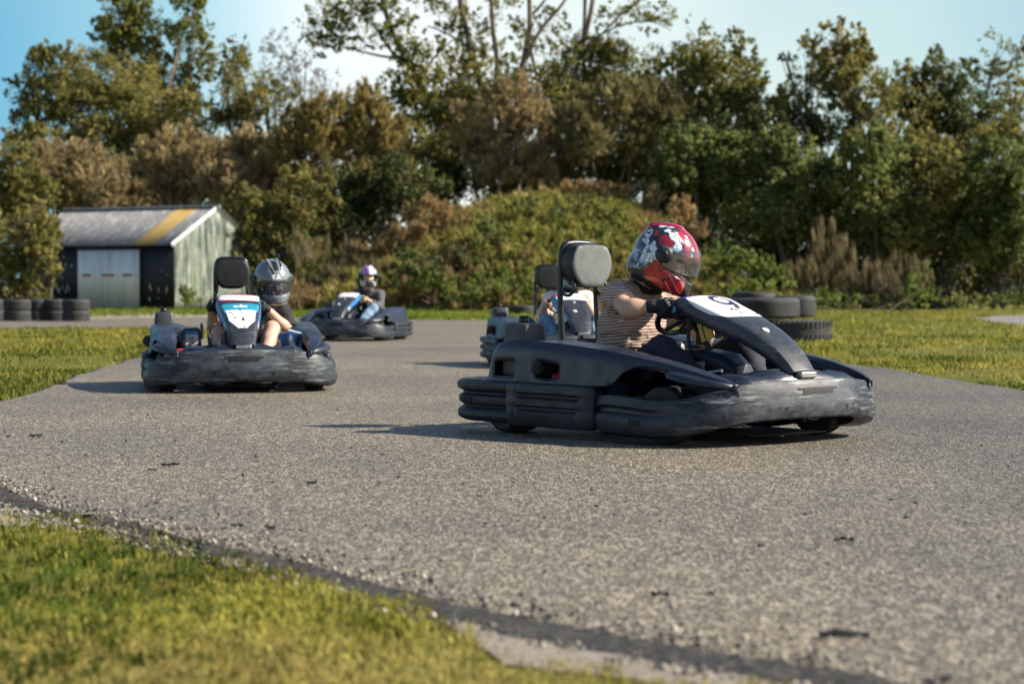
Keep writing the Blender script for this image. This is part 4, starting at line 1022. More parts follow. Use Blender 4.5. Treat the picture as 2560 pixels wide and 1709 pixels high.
fp = gp([(225, 800), (440, 797), (520, 796), (600, 795)], 30, .03, 2); fp2 = gp([(210, 791), (420, 789), (500, 789), (560, 792)], 30, .03, 3)
tag(mk('far_kerb', *(lambda g: (g.V, g.F))(MB().grid(np.array([[(a[0], a[1], .03), (c_[0], c_[1], .045)] for a, c_ in zip(fp, fp2)]))), 'sandy_verge', smooth=False), kind='structure')

# ------------------------------------------------------------------ grass blades
asph = loop
def grass(name, poly, n, dmin, dmax, h, w, cols, seed, avoid=None, tuft=1, patch=None):
    r = np.random.default_rng(seed); X, Y = [], []
    tot = 0
    while tot < n:
        d = np.exp(r.uniform(math.log(dmin), math.log(dmax), n)); x = r.uniform(-.62, .62, n)*d
        k = inside(x, d, poly)
        if avoid is not None: k &= ~inside(x, d, avoid) & ~inside(x, d, bp)
        pv = vnoise(np.stack([x, d, x*0], 1)*1.0, 1.3 if patch is None else patch, seed)
        k &= r.random(n) < np.clip((pv-.25)*3.4, .12, 1)
        X.append(x[k]); Y.append(d[k]); tot += k.sum()
        if tot == 0: return
    x = np.concatenate(X)[:n]; d = np.concatenate(Y)[:n]
    if tuft > 1:
        x = np.repeat(x, tuft)+r.normal(0, .012, n*tuft)*np.repeat(np.maximum(1, d/6), tuft); d = np.repeat(d, tuft)+r.normal(0, .012, n*tuft)*np.repeat(np.maximum(1, d/6), tuft)
    n = len(x); big = np.clip(d/7, 1, 6)**.75
    hv = vnoise(np.stack([x, d, x*0+5], 1), 2.1, seed+3)
    H = h*.82*r.uniform(.45, 1.25, n)*big**.55*(.25+1.5*hv*hv+.3*hv); W = w*r.uniform(.6, 1.3, n)*big
    a = r.uniform(0, math.tau, n); lean = np.abs(r.normal(.45, .35, n)); la = r.uniform(0, math.tau, n)
    dx, dy = np.cos(a)*W/2, np.sin(a)*W/2; lx, ly = np.cos(la)*lean*H, np.sin(la)*lean*H
    z0 = np.zeros(n)
    V = np.stack([np.stack([x-dx, d-dy, z0], 1), np.stack([x+dx, d+dy, z0], 1), np.stack([x+dx*.75+lx*.45, d+dy*.75+ly*.45, H*.6], 1), np.stack([x+lx, d+ly, H*(1-.25*lean)], 1), np.stack([x-dx*.75+lx*.45, d-dy*.75+ly*.45, H*.6], 1)], 1).reshape(-1, 3)
    F = np.arange(n*5).reshape(-1, 5)
    cols = np.array(cols); t = np.clip(vnoise(np.stack([x, d, x*0+9], 1), 1.1, seed+5)*2.1-.55+r.normal(0, .22, n), 0, .999)*(len(cols)-1)
    i = t.astype(int); f = (t-i)[:, None]; c = (cols[i]*(1-f)+cols[np.minimum(i+1, len(cols)-1)]*f)*r.uniform(.7, 1.3, (n, 1))*(.55+.9*vnoise(np.stack([x, d, x*0+2], 1), 3.3, seed+8))[:, None]
    o = mk(name, V, F, 'grassblade', None, False, None, np.repeat(c, 5, 0)); return tag(o, kind='stuff')
GC = [(.09, .12, .017), (.175, .185, .028), (.29, .27, .045), (.38, .34, .085), (.32, .27, .085)]
near_poly = np.vstack([vg, [[9, 0], [-9, 0], [-9, 6]]])
tag(grass('near_grass', near_poly, 60000, 2.6, 8.5, .040, .0055, GC, 21, loop, 2), 'short yellow green grass in the near corner', 'grass')
tag(grass('grass_tufts', near_poly, 2400, 2.6, 8.0, .060, .006, [(.08, .12, .016), (.16, .18, .025), (.28, .26, .04), (.38, .33, .09)], 27, loop, 9, 1.9), 'taller grass tufts in the near corner', 'grass')
left_poly = np.vstack([left_far, [[-30, 6]], [[-40, 40]]])
tag(grass('lawn_grass', left_poly, 60000, 11, 42, .05, .007, [(.10, .125, .018), (.16, .17, .024), (.24, .23, .034), (.30, .26, .055)], 22, loop, 1, .6), 'mown grass left of the track', 'grass')
rp = np.vstack([right_edge, [[2.2, 46], [1, 82], [60, 82], [60, 8]]])
tag(grass('lawn_grass', rp, 75000, 12, 82, .05, .007, [(.10, .13, .018), (.16, .175, .024), (.24, .235, .034), (.31, .27, .06)], 23, loop, 1, .6), 'mown grass right of the track', 'grass')
fpoly = np.vstack([far_edge, [[-40, 60], [-40, 90], [3, 90], [3, 50]]])
tag(grass('lawn_grass', fpoly, 26000, 38, 88, .07, .009, [(.09, .14, .012), (.13, .19, .016), (.19, .22, .02)], 24, loop, 1, .4), 'bright grass strip below the mound', 'grass')

# ------------------------------------------------------------------ rubber crumbs on the asphalt
def scrap(px, py, ln, a, label):
    ln *= .85
    p = gnd(px, py, T); r = np.random.default_rng(px); k = 7
    pts = [(ln*(t-.5), r.normal(0, ln*.05), .004+abs(r.normal(0, .004))) for t in np.linspace(0, 1, k)]
    m = MB(); m.tube(pts, tuple(np.clip(r.normal(.006, .002, k), .002, .010)*(ln/.07)**.5), 6)
    o = m.build('rubber_scrap', 'rubber', None); o.location = (p[0], p[1], T+.002); o.rotation_euler = (0, 0, R(a))
    tag(o, label, 'rubber scrap', 'rubber scraps on the asphalt')
for a in ((425, 1166, .085, 10, 'largest black rubber scrap on the left half of the asphalt'), (380, 1177, .04, 0, 'thin rubber scrap just left of the largest left one'), (90, 1092, .07, 5, 'black rubber scrap near the left edge of the picture, by the lawn'),
          (2112, 1354, .075, 12, 'lone bent rubber scrap at the right, in front of the near kart'), (780, 1212, .04, 0, 'flat rubber scrap in the middle of the asphalt left of the near kart shadow'),
          (595, 1320, .05, 0, 'long rubber strip by the near grass edge'), (675, 1325, .04, 5, 'short rubber crumb right beside the long strip at the grass edge'), (1650, 1492, .05, 0, 'dark scrap near the bottom edge of the asphalt, right of centre'),
          (2110, 1592, .12, -6, 'mossy dark clump at the bottom right on the asphalt edge')): scrap(*a)
for px, py in ((156, 1108), (315, 1108), (214, 1141), (329, 1040), (305, 1142), (395, 1145), (607, 1193), (640, 1146), (438, 1105), (12, 1083), (147, 1175), (1214, 1314), (1197, 1244), (370, 1040), (1478, 1230)):
    scrap(px, py, .016, px % 90, 'tiny black rubber crumb scattered on the asphalt')

# loose stones along the broken edge and rubber crumbs thrown off line
r = np.random.default_rng(91); n = 9500; V, F, C = [], [], []
k = r.integers(0, len(near_edge)-1, n); off = r.normal(-.045, .085, n); off = np.where((r.random(n) < .25) & (off > 0), off*3, off); off = np.maximum(off, -.16)
Tn = np.gradient(near_edge, axis=0); Tn /= np.linalg.norm(Tn, axis=1, keepdims=True)
P0 = near_edge[k]+np.stack([-Tn[k][:, 1], Tn[k][:, 0]], 1)*off[:, None]; sz = np.clip(r.lognormal(-5.5, .45, n), .0015, .012)
base = np.array([(1, 0, 0), (0, 1, 0), (-1, 0, 0), (0, -1, 0), (0, 0, .75), (0, 0, -.75)]); fc = np.array([(0, 1, 4), (1, 2, 4), (2, 3, 4), (3, 0, 4), (1, 0, 5), (2, 1, 5), (3, 2, 5), (0, 3, 5)])
q = base[None]*sz[:, None, None]*r.uniform(.6, 1.3, (n, 6, 1)); a = r.uniform(0, 6.3, n); ca, sa = np.cos(a)[:, None], np.sin(a)[:, None]
q = np.stack([q[..., 0]*ca-q[..., 1]*sa, q[..., 0]*sa+q[..., 1]*ca, q[..., 2]], -1); z = np.where(off > 0, T, .006)+sz*.4
q += np.concatenate([P0, z[:, None]], 1)[:, None]
pal = np.array([(.05, .05, .05), (.16, .145, .12), (.30, .27, .22), (.45, .41, .35)])[r.choice(4, n, p=[.42, .30, .19, .09])]
attr('loose_stone', .85)
tag(mk('gravel', q.reshape(-1, 3), (fc[None]+np.arange(n)[:, None, None]*6).reshape(-1, 3), 'loose_stone', None, False, None, np.repeat(pal, 6, 0)), 'loose stones along the broken asphalt edge', 'gravel', None, 'stuff')
n = 700; d = np.exp(r.uniform(math.log(4.6), math.log(22), n)); x = r.uniform(-.33, .33, n)*d; ok = inside(x, d, loop); x, d = x[ok], d[ok]; n = len(x); sz = np.clip(r.lognormal(-5.6, .5, n), .001, .010)
q = base[None]*sz[:, None, None]*r.uniform(.5, 1.4, (n, 6, 1))*[1.6, .8, .6]; a = r.normal(0, .6, n); ca, sa = np.cos(a)[:, None], np.sin(a)[:, None]
q = np.stack([q[..., 0]*ca-q[..., 1]*sa, q[..., 0]*sa+q[..., 1]*ca, q[..., 2]], -1)+np.stack([x, d, T+sz*.3], 1)[:, None]
tag(mk('rubber_crumbs', q.reshape(-1, 3), (fc[None]+np.arange(n)[:, None, None]*6).reshape(-1, 3), 'rubber', None, False), 'fine rubber crumbs on the asphalt', 'crumbs', None, 'stuff')
# ================================================================== tyres
def tyre(name, x, y, z, r, w, label, group, lug=False, tilt=0):
    m = MB(); ri = r*.58; h = w/2
    prof = [(ri, h*.80), (ri*1.02, h*.92), (ri*1.12, h), (r*.84, h*1.04), (r*.93, h*.98), (r*.985, h*.80), (r, h*.62)]
    for zz in (.42, .14, -.14, -.42): prof += [(r, h*(zz+.03)), (r*.972, h*(zz+.02)), (r*.972, h*(zz-.02)), (r, h*(zz-.03))]
    prof += [(r, -h*.62), (r*.985, -h*.80), (r*.93, -h*.98), (r*.84, -h*1.04), (ri*1.12, -h), (ri*1.02, -h*.92), (ri, -h*.80), (ri*.985, 0)]
    m.lathe(prof+[prof[0]], (0, 0, 0), 'z', 56)
    if lug:   # deep tread blocks round both shoulders
        n = 46
        for k in range(n):
            a = math.tau*k/n
            for s in (1, -1):
                c = Vector((math.cos(a)*r*.995, math.sin(a)*r*.995, s*h*.66)); rot = Matrix.Rotation(a, 3, 'Z')
                m.box(c, (r*.055, math.tau*r/n*.56, h*.52), 0, rot, (1, .8))
    o = m.build(name, 'old_tyre', None, angle=30); o.location = (x, y, z+h*1.04); o.rotation_euler = (R(tilt), R(tilt*.6), random.random()*6)
    tag(o, label, 'tyre', group); return o
GR = 'tyres stacked on the right lawn'
for px, d, z, r, w, lab, lug, tl in ((1985, 30.0, 0, .56, .295, 'large deep lugged tyre lying on the grass at the bottom of the right stack', True, 0), (1790, 30.6, 0, .56, .295, 'bottom tyre behind the steering fairing, next to the lugged one', False, 0),
    (1905, 30.1, .32, .565, .31, 'grey truck tyre with worn tread on top of the lugged tyre', False, 1.0), (1985, 31.0, .33, .33, .33, 'smaller ribbed tyre at the right end of the upper row', False, -1), (1735, 30.6, .315, .50, .29, 'upper tyre seen between the red helmet and the fairing', False, 1.5),
    (1885, 31.6, .36, .35, .34, 'tyre poking up behind the worn truck tyre', False, 3)):
    tyre('tyre', (px-1280)/FPX*d, d, z, r, w, lab, GR, lug, tl)
for px, d, lab in ((1305, 66, 'single tyre lying on the far grass under the mound'), (1385, 63, 'far tyre partly hidden by the half hidden kart')): tyre('tyre', (px-1280)/FPX*d, d, 0, .44, .26, lab, 'far tyres on the grass')
for i, (px, d, nm) in enumerate(((-24, 49.4, 'leftmost stack at the picture edge'), (43, 48.4, 'second stack from the left'), (96, 49.0, 'middle stack'), (137, 49.0, 'fourth stack from the left'), (190, 48.3, 'rightmost stack'))):
    for k, lv in enumerate(('lower', 'upper')):
        tyre('tyre', (px-1280)/FPX*d, d, k*.272, .335, .262, f'{lv} tyre of the {nm} before the shed', 'tyre barrier beside the shed')

# ================================================================== the shed
def corr(name, scale, cols, stops, rough=.45, metal=.3, streak=None, ax=(3.2, 3.2, .35)):
    m, nt, b = nodes(name)
    c = ramp(nt, noise(nt, 1.2, 7, .7, ax), list(zip(stops, cols)))
    if streak: c = mixc(nt, ramp(nt, noise(nt, 2.2, 6, .7, tuple(v*1.5 for v in ax)), [(.55, (0, 0, 0)), (.63, (1, 1, 1))]), c, streak)
    nt.links.new(c, b.inputs['Base Color']); b.inputs['Roughness'].default_value = rough; b.inputs['Metallic'].default_value = metal
corr('roof_sheet', 1, [(.10, .105, .11), (.155, .16, .165), (.22, .22, .22)], (.3, .5, .75), .6, .1, (.42, .42, .41), (4.5, .5, .5))
corr('yellow_sheet', 1, [(.24, .165, .05), (.31, .215, .065), (.36, .27, .12)], (.3, .5, .75), .6, 0, None, (4.5, .5, .5))
corr('gable_sheet', 1, [(.03, .042, .036), (.125, .16, .125), (.20, .225, .18), (.085, .125, .06)], (.43, .50, .57, .64), .7, 0, (.42, .44, .40), (2.0, 2.0, .28))
corr('navy_board', 1, [(.010, .013, .022), (.014, .017, .028), (.02, .024, .034)], (.3, .5, .75), .6, 0)
corr('white_sheet', 1, [(.55, .57, .59), (.80, .82, .84), (.85, .87, .88)], (.28, .5, .75), .5, .1)
mat('red_bar', (.35, .05, .03), .7, 0, .3, 20)
shed = empty('shed', tuple(at(437, 771, 82.5)*[1, 1, 0]), math.atan2(.45, -.893), label='corrugated iron shed with white double door and one yellow roof sheet', cat='shed')
# local frame: x along the front wall away from the near corner, y = -1 * inward
LF, WG, HE, HR = 8.2, 6.0, 2.75, 4.28
def wall(name, f, p0, ax, up_to, n, depth, m, parent, nz=2):
    """corrugated sheet: n points along ax, heights given by up_to"""
    rows = []
    L = np.linalg.norm(ax); axn = np.array(ax)/L; nn = np.array([axn[1], -axn[0], 0])
    for t in np.linspace(0, 1, n):
        o = depth*math.cos(t*L/.13*math.tau); rows.append([tuple(np.array(p0)+axn*t*L+nn*o+np.array([0, 0, z])) for z in np.linspace(0, up_to(t), nz)])
    return solid(MB().grid(np.array(rows)).build(name, m, parent, angle=60), .01)
wall('front_wall', 0, (0, 0, 0), (LF, 0, 0), lambda t: HE, 300, .012, 'navy_board', shed)
wall('gable_wall', 0, (0, 0, 0), (0, -WG, 0), lambda t: HE+(HR-HE)*(1-abs(2*t-1))-.02, 300, .015, 'gable_sheet', shed, 8)
wall('back_wall', 0, (0, -WG, 0), (LF, 0, 0), lambda t: HE, 100, .012, 'navy_board', shed); wall('end_wall', 0, (LF, 0, 0), (0, -WG, 0), lambda t: HE+(HR-HE)*(1-abs(2*t-1))-.02, 100, .015, 'gable_sheet', shed, 4)
def roof(x0, x1, mname, nm, side, lift=0):
    rows = []
    for x in np.linspace(x0, x1, int((x1-x0)*44)):
        o = .022*math.cos(x/.152*math.tau)+lift
        rows.append([(x, .22 if side == 0 else -WG-.2, HE-.09+o), (x, -WG/4 if side == 0 else -WG*.75, (HE+HR)/2+.03+o), (x, -WG/2, HR+.03+o)])
    return solid(MB().grid(np.array(rows)).build(nm, mname, shed, angle=60), .012)
roof(-.14, .95, 'roof_sheet', 'roof_sheet', 0); roof(.95, 2.02, 'yellow_sheet', 'yellow_roof_sheet', 0, .006); roof(2.02, LF+.1, 'roof_sheet', 'roof_sheet', 0); roof(-.14, LF+.1, 'roof_sheet', 'roof_sheet', 1)
m = MB(); m.tube([(-.16, -WG/2, HR+.06), (LF+.1, -WG/2, HR+.06)], .09, 10); m.build('ridge_cap', 'roof_sheet', shed)
m = MB(); m.box((-.03, -WG/4+.1, (HE+HR)/2-.02), (.05, math.hypot(WG/2, HR-HE)+.3, .16), 0, Matrix.Rotation(math.atan2(HR-HE, -WG/2)+math.pi, 3, 'X')); m.box((-.03, -WG*.75-.1, (HE+HR)/2-.02), (.05, math.hypot(WG/2, HR-HE)+.3, .16), 0, Matrix.Rotation(-math.atan2(HR-HE, -WG/2)-math.pi, 3, 'X')); m.build('barge_board', 'white_sheet', shed)
dx0, dx1 = 1.76, 4.98
for a, b_ in ((dx0, (dx0+dx1)/2-.012), ((dx0+dx1)/2+.012, dx1)):
    d = wall('door', 0, (a, .07, .05), (b_-a, 0, 0), lambda t: 2.42, 80, .013, 'white_sheet', shed)
    for q, ln in (((.38, .46), (.90, .28)) if a == dx0 else ((.10, .28), (.70, .44))):
        xx = a+(b_-a)*q; MB().box((xx, .108, 1.42), (ln, .03, .085)).build('door_bar', 'red_bar', d, False)
m = MB(); m.box(((dx0+dx1)/2, .10, 2.52), (dx1-dx0+.2, .05, .06)); m.box((dx0-.05, .07, 1.26), (.05, .05, 2.5)); m.build('door_frame', 'navy_board', shed, False)
m = MB(); m.box((dx0+.12, .11, 1.42), (.06, .05, .10)); m.build('door_latch', 'steel', shed, False)
rr = np.random.default_rng(4); m = MB()
for k in range(26):
    x = rr.choice([rr.uniform(.15, 1.5), rr.uniform(5.1, 6.6)]); z = rr.choice([rr.uniform(.75, .95), rr.uniform(.3, 2)]); m.box((x, .016, z), (.03, .006, rr.uniform(.03, .20)))
tag(m.build('flaked_paint', 'white_sheet', shed, False), kind='stuff')

# ================================================================== the mound and the vegetation
MX = np.array([(at(p, 0, 84)[0], max(.05, (728-y)/FPX*84+.74-.75)) for p, y in ((660, 768), (740, 735), (830, 690), (900, 622), (980, 585), (1080, 540), (1180, 500), (1320, 466), (1450, 464), (1540, 476), (1640, 515), (1720, 585), (1790, 655), (1880, 720), (2000, 752), (2150, 768))])
def mz(x, y):
    h = np.interp(x, MX[:, 0], MX[:, 1], 0, 0); t = np.clip((y-74.5)/10.5, 0, 1); b_ = np.clip((104-y)/12, 0, 1)
    return np.maximum(0, h)*(1-(1-t)**2.1)*b_*np.clip((y-74)/2, 0, 1)
xs = np.linspace(MX[0, 0]-.5, MX[-1, 0]+.5, 110); ys = np.linspace(73.5, 106, 70)
gx, gy = np.meshgrid(xs, ys, indexing='ij'); q = np.stack([gx, gy, gx*0], -1)
gz = mz(gx, gy)*(1+.16*(vnoise(q, .5, 3)-.5)+.10*(vnoise(q, 1.3, 4)-.5))-.03
m, nt, b = nodes('mound_soil')
c = ramp(nt, noise(nt, .7, 7, .7), [(.3, (.06, .08, .018)), (.48, (.13, .15, .035)), (.6, (.20, .16, .06)), (.75, (.24, .17, .08))]); nt.links.new(c, b.inputs['Base Color']); b.inputs['Roughness'].default_value = 1
bump(nt, b, noise(nt, 6, 6, .7), 1, .1)
tag(mk('mound', *(lambda g: (g.V, g.F))(MB().grid(np.stack([gx, gy, gz], -1))), 'mound_soil'), kind='structure')

def quads(P, T, Bv, C):
    V = np.stack([P-T*.5, P+Bv*.5-T*.05, P+T*.5, P-Bv*.5-T*.05], 1).reshape(-1, 3); return V, np.arange(len(V)).reshape(-1, 4), np.repeat(C, 4, 0)
def unit(v): return v/np.maximum(np.linalg.norm(v, axis=-1, keepdims=True), 1e-9)
def leafset(blobs, per, size, cols, r, mode='leaf', shell=.55, cl=26, spread=.30):
    """leaves in clumps through each blob (centre, radii, density)"""
    out = []
    cols = np.array(cols)
    for c, rad, den in blobs:
        c, rad = np.array(c), np.array(rad); nL = int(per*den); nc = max(4, nL//cl)
        u = unit(r.normal(size=(nc, 3))); rr_ = shell+(1.05-shell)*r.random(nc)**.7
        bumpy = 1+.34*(vnoise(u*1.0+c*.37+20, 1.9, 5)-.5)*2
        cc = c+u*rad*(rr_*bumpy)[:, None]
        k = r.integers(0, nc, nL); sp = spread*rad.mean()*r.uniform(.5, 1.1, nc)
        # leaves sit along short twigs that point outwards and up, so outlines are ragged
        dr = unit(u*.75+[0, 0, .45]+r.normal(0, .4, (nc, 3))); tt = r.uniform(-.6, 1.25, nL)
        P = cc[k]+dr[k]*(sp[k]*tt*1.25)[:, None]+np.clip(r.normal(size=(nL, 3)), -2, 2)*(sp[k]*(.62-.34*np.clip(tt, 0, 1.2)))[:, None]
        if mode == 'stalk':
            T = unit(r.normal(0, .16, (nL, 3))+[-.08, 0, 1.0]); Bv = unit(np.cross(T, r.normal(size=(nL, 3)))); sz = r.uniform(.5, 1.5, (nL, 1)); T, Bv = T*sz*.55, Bv*size*.26
        elif mode == 'twig':
            T = unit(u[k]*[.8, .8, .5]+[0, 0, .8]+r.normal(0, .45, (nL, 3))); Bv = unit(np.cross(T, r.normal(size=(nL, 3))))
            sz = size*r.uniform(.5, 1.4, (nL, 1)); T, Bv = T*sz*2.6, Bv*sz*.42
        else:
            nrm = unit(u[k]*.5+[0, 0, .45]+r.normal(0, .8, (nL, 3))); T = unit(np.cross(nrm, r.normal(size=(nL, 3)))); Bv = np.cross(nrm, T)
            sz = size*r.uniform(.55, 1.35, (nL, 1)); T, Bv = T*sz*1.25, Bv*sz*.8
        tcol = np.clip(r.random(nc)*.75+r.normal(.12, .1), 0, 1)[k]+r.normal(0, .16, nL)
        t = np.clip(tcol, 0, .999)*(len(cols)-1); i = t.astype(int); f = (t-i)[:, None]
        C = (cols[i]*(1-f)+cols[np.minimum(i+1, len(cols)-1)]*f)*r.uniform(.75, 1.25, (nL, 1))
        P[:, 2] = np.maximum(P[:, 2], .05)
        out.append(quads(P, T, Bv, C))
    V = np.vstack([o[0] for o in out]); C = np.vstack([o[2] for o in out]); return V, np.arange(len(V)).reshape(-1, 4), C
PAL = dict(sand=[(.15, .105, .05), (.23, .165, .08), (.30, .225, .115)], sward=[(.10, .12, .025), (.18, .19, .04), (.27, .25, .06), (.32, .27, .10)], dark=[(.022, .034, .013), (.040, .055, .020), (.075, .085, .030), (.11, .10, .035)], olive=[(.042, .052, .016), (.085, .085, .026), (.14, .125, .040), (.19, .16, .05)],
           poplar=[(.045, .060, .016), (.085, .10, .022), (.135, .135, .030), (.18, .15, .035)], gold=[(.050, .062, .018), (.090, .098, .026), (.14, .132, .036), (.18, .155, .045)], drab=[(.055, .052, .024), (.098, .090, .040), (.145, .128, .056), (.18, .152, .064)],
           green=[(.034, .048, .017), (.064, .082, .025), (.105, .118, .036), (.145, .145, .046)], bright=[(.048, .074, .020), (.085, .118, .028), (.135, .16, .038), (.18, .185, .05)],
           brown=[(.075, .066, .026), (.13, .108, .040), (.19, .152, .055), (.24, .18, .06)], beige=[(.10, .080, .046), (.17, .135, .070), (.25, .195, .10), (.28, .215, .095)],
           tan=[(.075, .062, .034), (.12, .098, .054), (.175, .14, .08)], rust=[(.13, .09, .042), (.20, .14, .062), (.26, .185, .085)], bare=[(.07, .055, .05), (.11, .09, .08), (.10, .10, .05)])
def px_blobs(bl, d, seed, deep=.75):
    """blobs measured on the photograph (2349 px wide view) set at their real distance and size"""
    r = np.random.default_rng(seed); o = []
    for e in bl:
        x, y, rx, ry = (v*1.0898 for v in e[:4]); dd = d+r.uniform(-1.2, 1.2)+(e[5] if len(e) > 5 else 0)
        c = at(x, y, dd); s = dd/FPX; o.append((c, (rx*s, (rx+ry)/2*s*deep, ry*s), e[4] if len(e) > 4 else 1.0))
    return o
def plant(name, label, cat, group, d, bl, pal, size=.15, mode='leaf', per=1500, shell=.5, base=None, stems=3, bark='bark', seed=1, kids=('trunk', 'crown'), stem_r=.09, limbs=None, cl=26, spread=.30):
    r = np.random.default_rng(seed); B = px_blobs(bl, d, seed); cx = np.mean([b_[0] for b_ in B], 0); zb = 0
    if base is None: bx = cx[0]
    else: bx = at(base*1.0898, 0, d)[0]
    z0 = float(mz(np.array([bx]), np.array([d]))[0])-.05
    root = empty(name, (bx, d, z0), label=label, cat=cat, group=group)
    if mode != 'twig' or per > 0:      # every mass breaks up into smaller sprays at its surface
        more = []
        for c, rad, den in B:
            for q in range(6):
                u = unit(r.normal(size=3)+[0, -.25, .35]); f = r.uniform(.24, .52)
                more.append((c+u*np.array(rad)*r.uniform(.78, 1.12), tuple(np.array(rad)*f*([.8, .8, 1.3] if mode != 'leaf' or r.random() < .4 else [1, 1, .85])), den*1.15))
        B = [(c, tuple(np.array(rad)*.93), den*(.66 if 'tree' in name else .75)) for c, rad, den in B]+more
    nb = len(bl)
    B2 = [(np.array(c)-[bx, d, z0], rad, den*rad[0]*rad[2]/2.2) for c, rad, den in B]
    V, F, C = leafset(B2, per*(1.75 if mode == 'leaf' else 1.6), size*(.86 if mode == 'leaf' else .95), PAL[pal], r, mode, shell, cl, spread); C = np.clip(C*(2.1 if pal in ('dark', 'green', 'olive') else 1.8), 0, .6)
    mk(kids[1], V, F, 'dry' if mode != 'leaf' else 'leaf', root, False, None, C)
    m = MB()
    if limbs:
        LP = []
        for pts, r0, r1 in limbs:
            P = [at(x*1.0898, y*1.0898, d+(0 if len(pts) < 1 else r.uniform(-.3, .3)))-[bx, d, z0] for x, y in pts]; m.tube(P, (r0, (r0+r1)/2, r1), 8, 24); LP.append(catmull(P, 30))
        LP = np.vstack(LP)
    for k, (c, rad, den) in enumerate(B2[:nb]):
        a = np.array([r.normal(0, .25), r.normal(0, .25), 0])
        if limbs:       # leave the nearest limb below the mass of leaves
            low = LP[LP[:, 2] < c[2]-.2] if (LP[:, 2] < c[2]-.2).any() else LP; a = low[np.argmin(np.linalg.norm(low-c, axis=1))]
        mid = lerp(a, c, .5)+r.normal(0, .2, 3)*np.linalg.norm(c-a)*.5
        R0 = stem_r*(1 if not limbs else .5); m.tube([a, mid, c], (R0, R0*.6, R0*.25), 6, 10)
        for q in range(7 if limbs else 4):
            e = c+unit(r.normal(size=3)+[0, 0, .6])*rad*.85; m.tube([lerp(mid, c, .4+.09*q), lerp(c, e, .5)+r.normal(0, .08, 3), e], (R0*.35, R0*.22, R0*.08), 5, 7)
    m.build(kids[0], bark, root)
    return root
TG, BG = 'trees behind the track', 'bushes behind the track'
W = ('stems', 'foliage')
plant('broadleaf_tree', 'dark green spreading tree at the far left edge, above the shed roof', 'tree', TG, 100, [(120, 165, 75, 50), (70, 205, 55, 32, .7), (235, 190, 95, 70), (150, 235, 80, 50), (90, 280, 60, 36, .7), (250, 270, 110, 70), (340, 270, 90, 80), (200, 330, 110, 60), (330, 350, 100, 60), (50, 325, 45, 30, .5)], 'olive', .16, per=1900, seed=2, base=260, stem_r=.16)
plant('poplar_tree', 'tall poplar at left with two rounded tops reaching the upper picture edge', 'tree', TG, 106, [(275, 40, 65, 60), (330, 75, 55, 60), (255, 110, 50, 55), (320, 150, 80, 55, .8), (425, 50, 50, 55), (440, 115, 45, 50, .8), (400, 165, 60, 50, .55), (455, 185, 45, 50, .5), (390, 235, 80, 60, .5), (310, 220, 80, 60), (440, 265, 60, 60, .55)], 'poplar', .15, per=1700, seed=3, base=380, stem_r=.15, bark='pale_bark')
plant('broadleaf_tree', 'brownish green tree between the tall poplar and the thin bare one', 'tree', TG, 103, [(540, 140, 40, 55, .8), (560, 195, 65, 60), (520, 240, 60, 50, .8), (610, 225, 60, 55, .7), (580, 290, 80, 50, .6), (650, 280, 60, 45, .5), (500, 310, 70, 50)], 'olive', .14, per=1500, seed=4, stem_r=.12)
plant('thin_tree', 'thin nearly bare tree with sparse bluish twigs left of the sky gap', 'tree', TG, 108, [(655, 120, 50, 45, .28), (700, 165, 60, 45, .25), (640, 180, 50, 45, .3), (740, 190, 40, 35, .18), (690, 225, 60, 40, .3)], 'bare', .11, per=1500, seed=5, stem_r=.10, base=680)
limbs4 = [([(1010, 520), (1005, 300), (975, 215), (935, 140), (895, 60), (868, -30)], .24, .10), ([(945, 150), (900, 120), (860, 60), (820, 20)], .10, .03), ([(930, 130), (880, 130), (800, 110), (760, 95)], .08, .02), ([(960, 190), (990, 140), (1040, 90)], .08, .03)]
plant('sycamore_tree', 'large leaning tree left of centre with open branches against white sky', 'tree', TG, 98, [(745, 60, 60, 45, .55), (790, 25, 70, 40, .6), (830, 90, 60, 40, .45), (880, 30, 70, 45, .5), (740, 105, 45, 30, .4), (920, 90, 60, 50, .5), (960, 150, 70, 50, .7), (915, 205, 60, 40, .6), (930, 255, 65, 45, .9), (1000, 220, 70, 60, .9), (975, 310, 60, 45, .8), (1010, 270, 70, 50, .9), (1010, 370, 60, 45, .7)], 'poplar', .16, per=1400, seed=6, limbs=limbs4, base=1010, stem_r=.07, cl=18)
limbs5 = [([(1130, 520), (1125, 260), (1100, 190), (1080, 110), (1060, 30), (1050, -40)], .24, .13), ([(1105, 200), (1080, 120), (1030, 80), (980, 60)], .09, .03), ([(1130, 250), (1140, 150), (1130, 60), (1125, -40)], .15, .09)]
plant('sycamore_tree', 'tall tree at the centre with two straight upright stems leaving the picture', 'tree', TG, 101, [(1060, 60, 60, 50, .4), (1010, 30, 60, 40, .4), (1110, 110, 60, 50, .45), (1050, 160, 60, 40, .5), (1100, 210, 80, 60, .9), (1160, 230, 70, 60, .8), (1060, 260, 70, 60, 1), (1150, 20, 50, 40, .35)], 'gold', .16, per=1400, seed=7, limbs=limbs5, base=1130, stem_r=.06, cl=18)
limbs6 = [([(1180, 520), (1195, 260), (1200, 150), (1215, 60), (1212, -40)], .20, .11), ([(1250, 520), (1240, 240), (1225, 150), (1212, 90)], .16, .07), ([(1205, 140), (1240, 70), (1290, 10), (1310, -30)], .11, .06), ([(1215, 40), (1250, 0), (1260, -40)], .08, .05)]
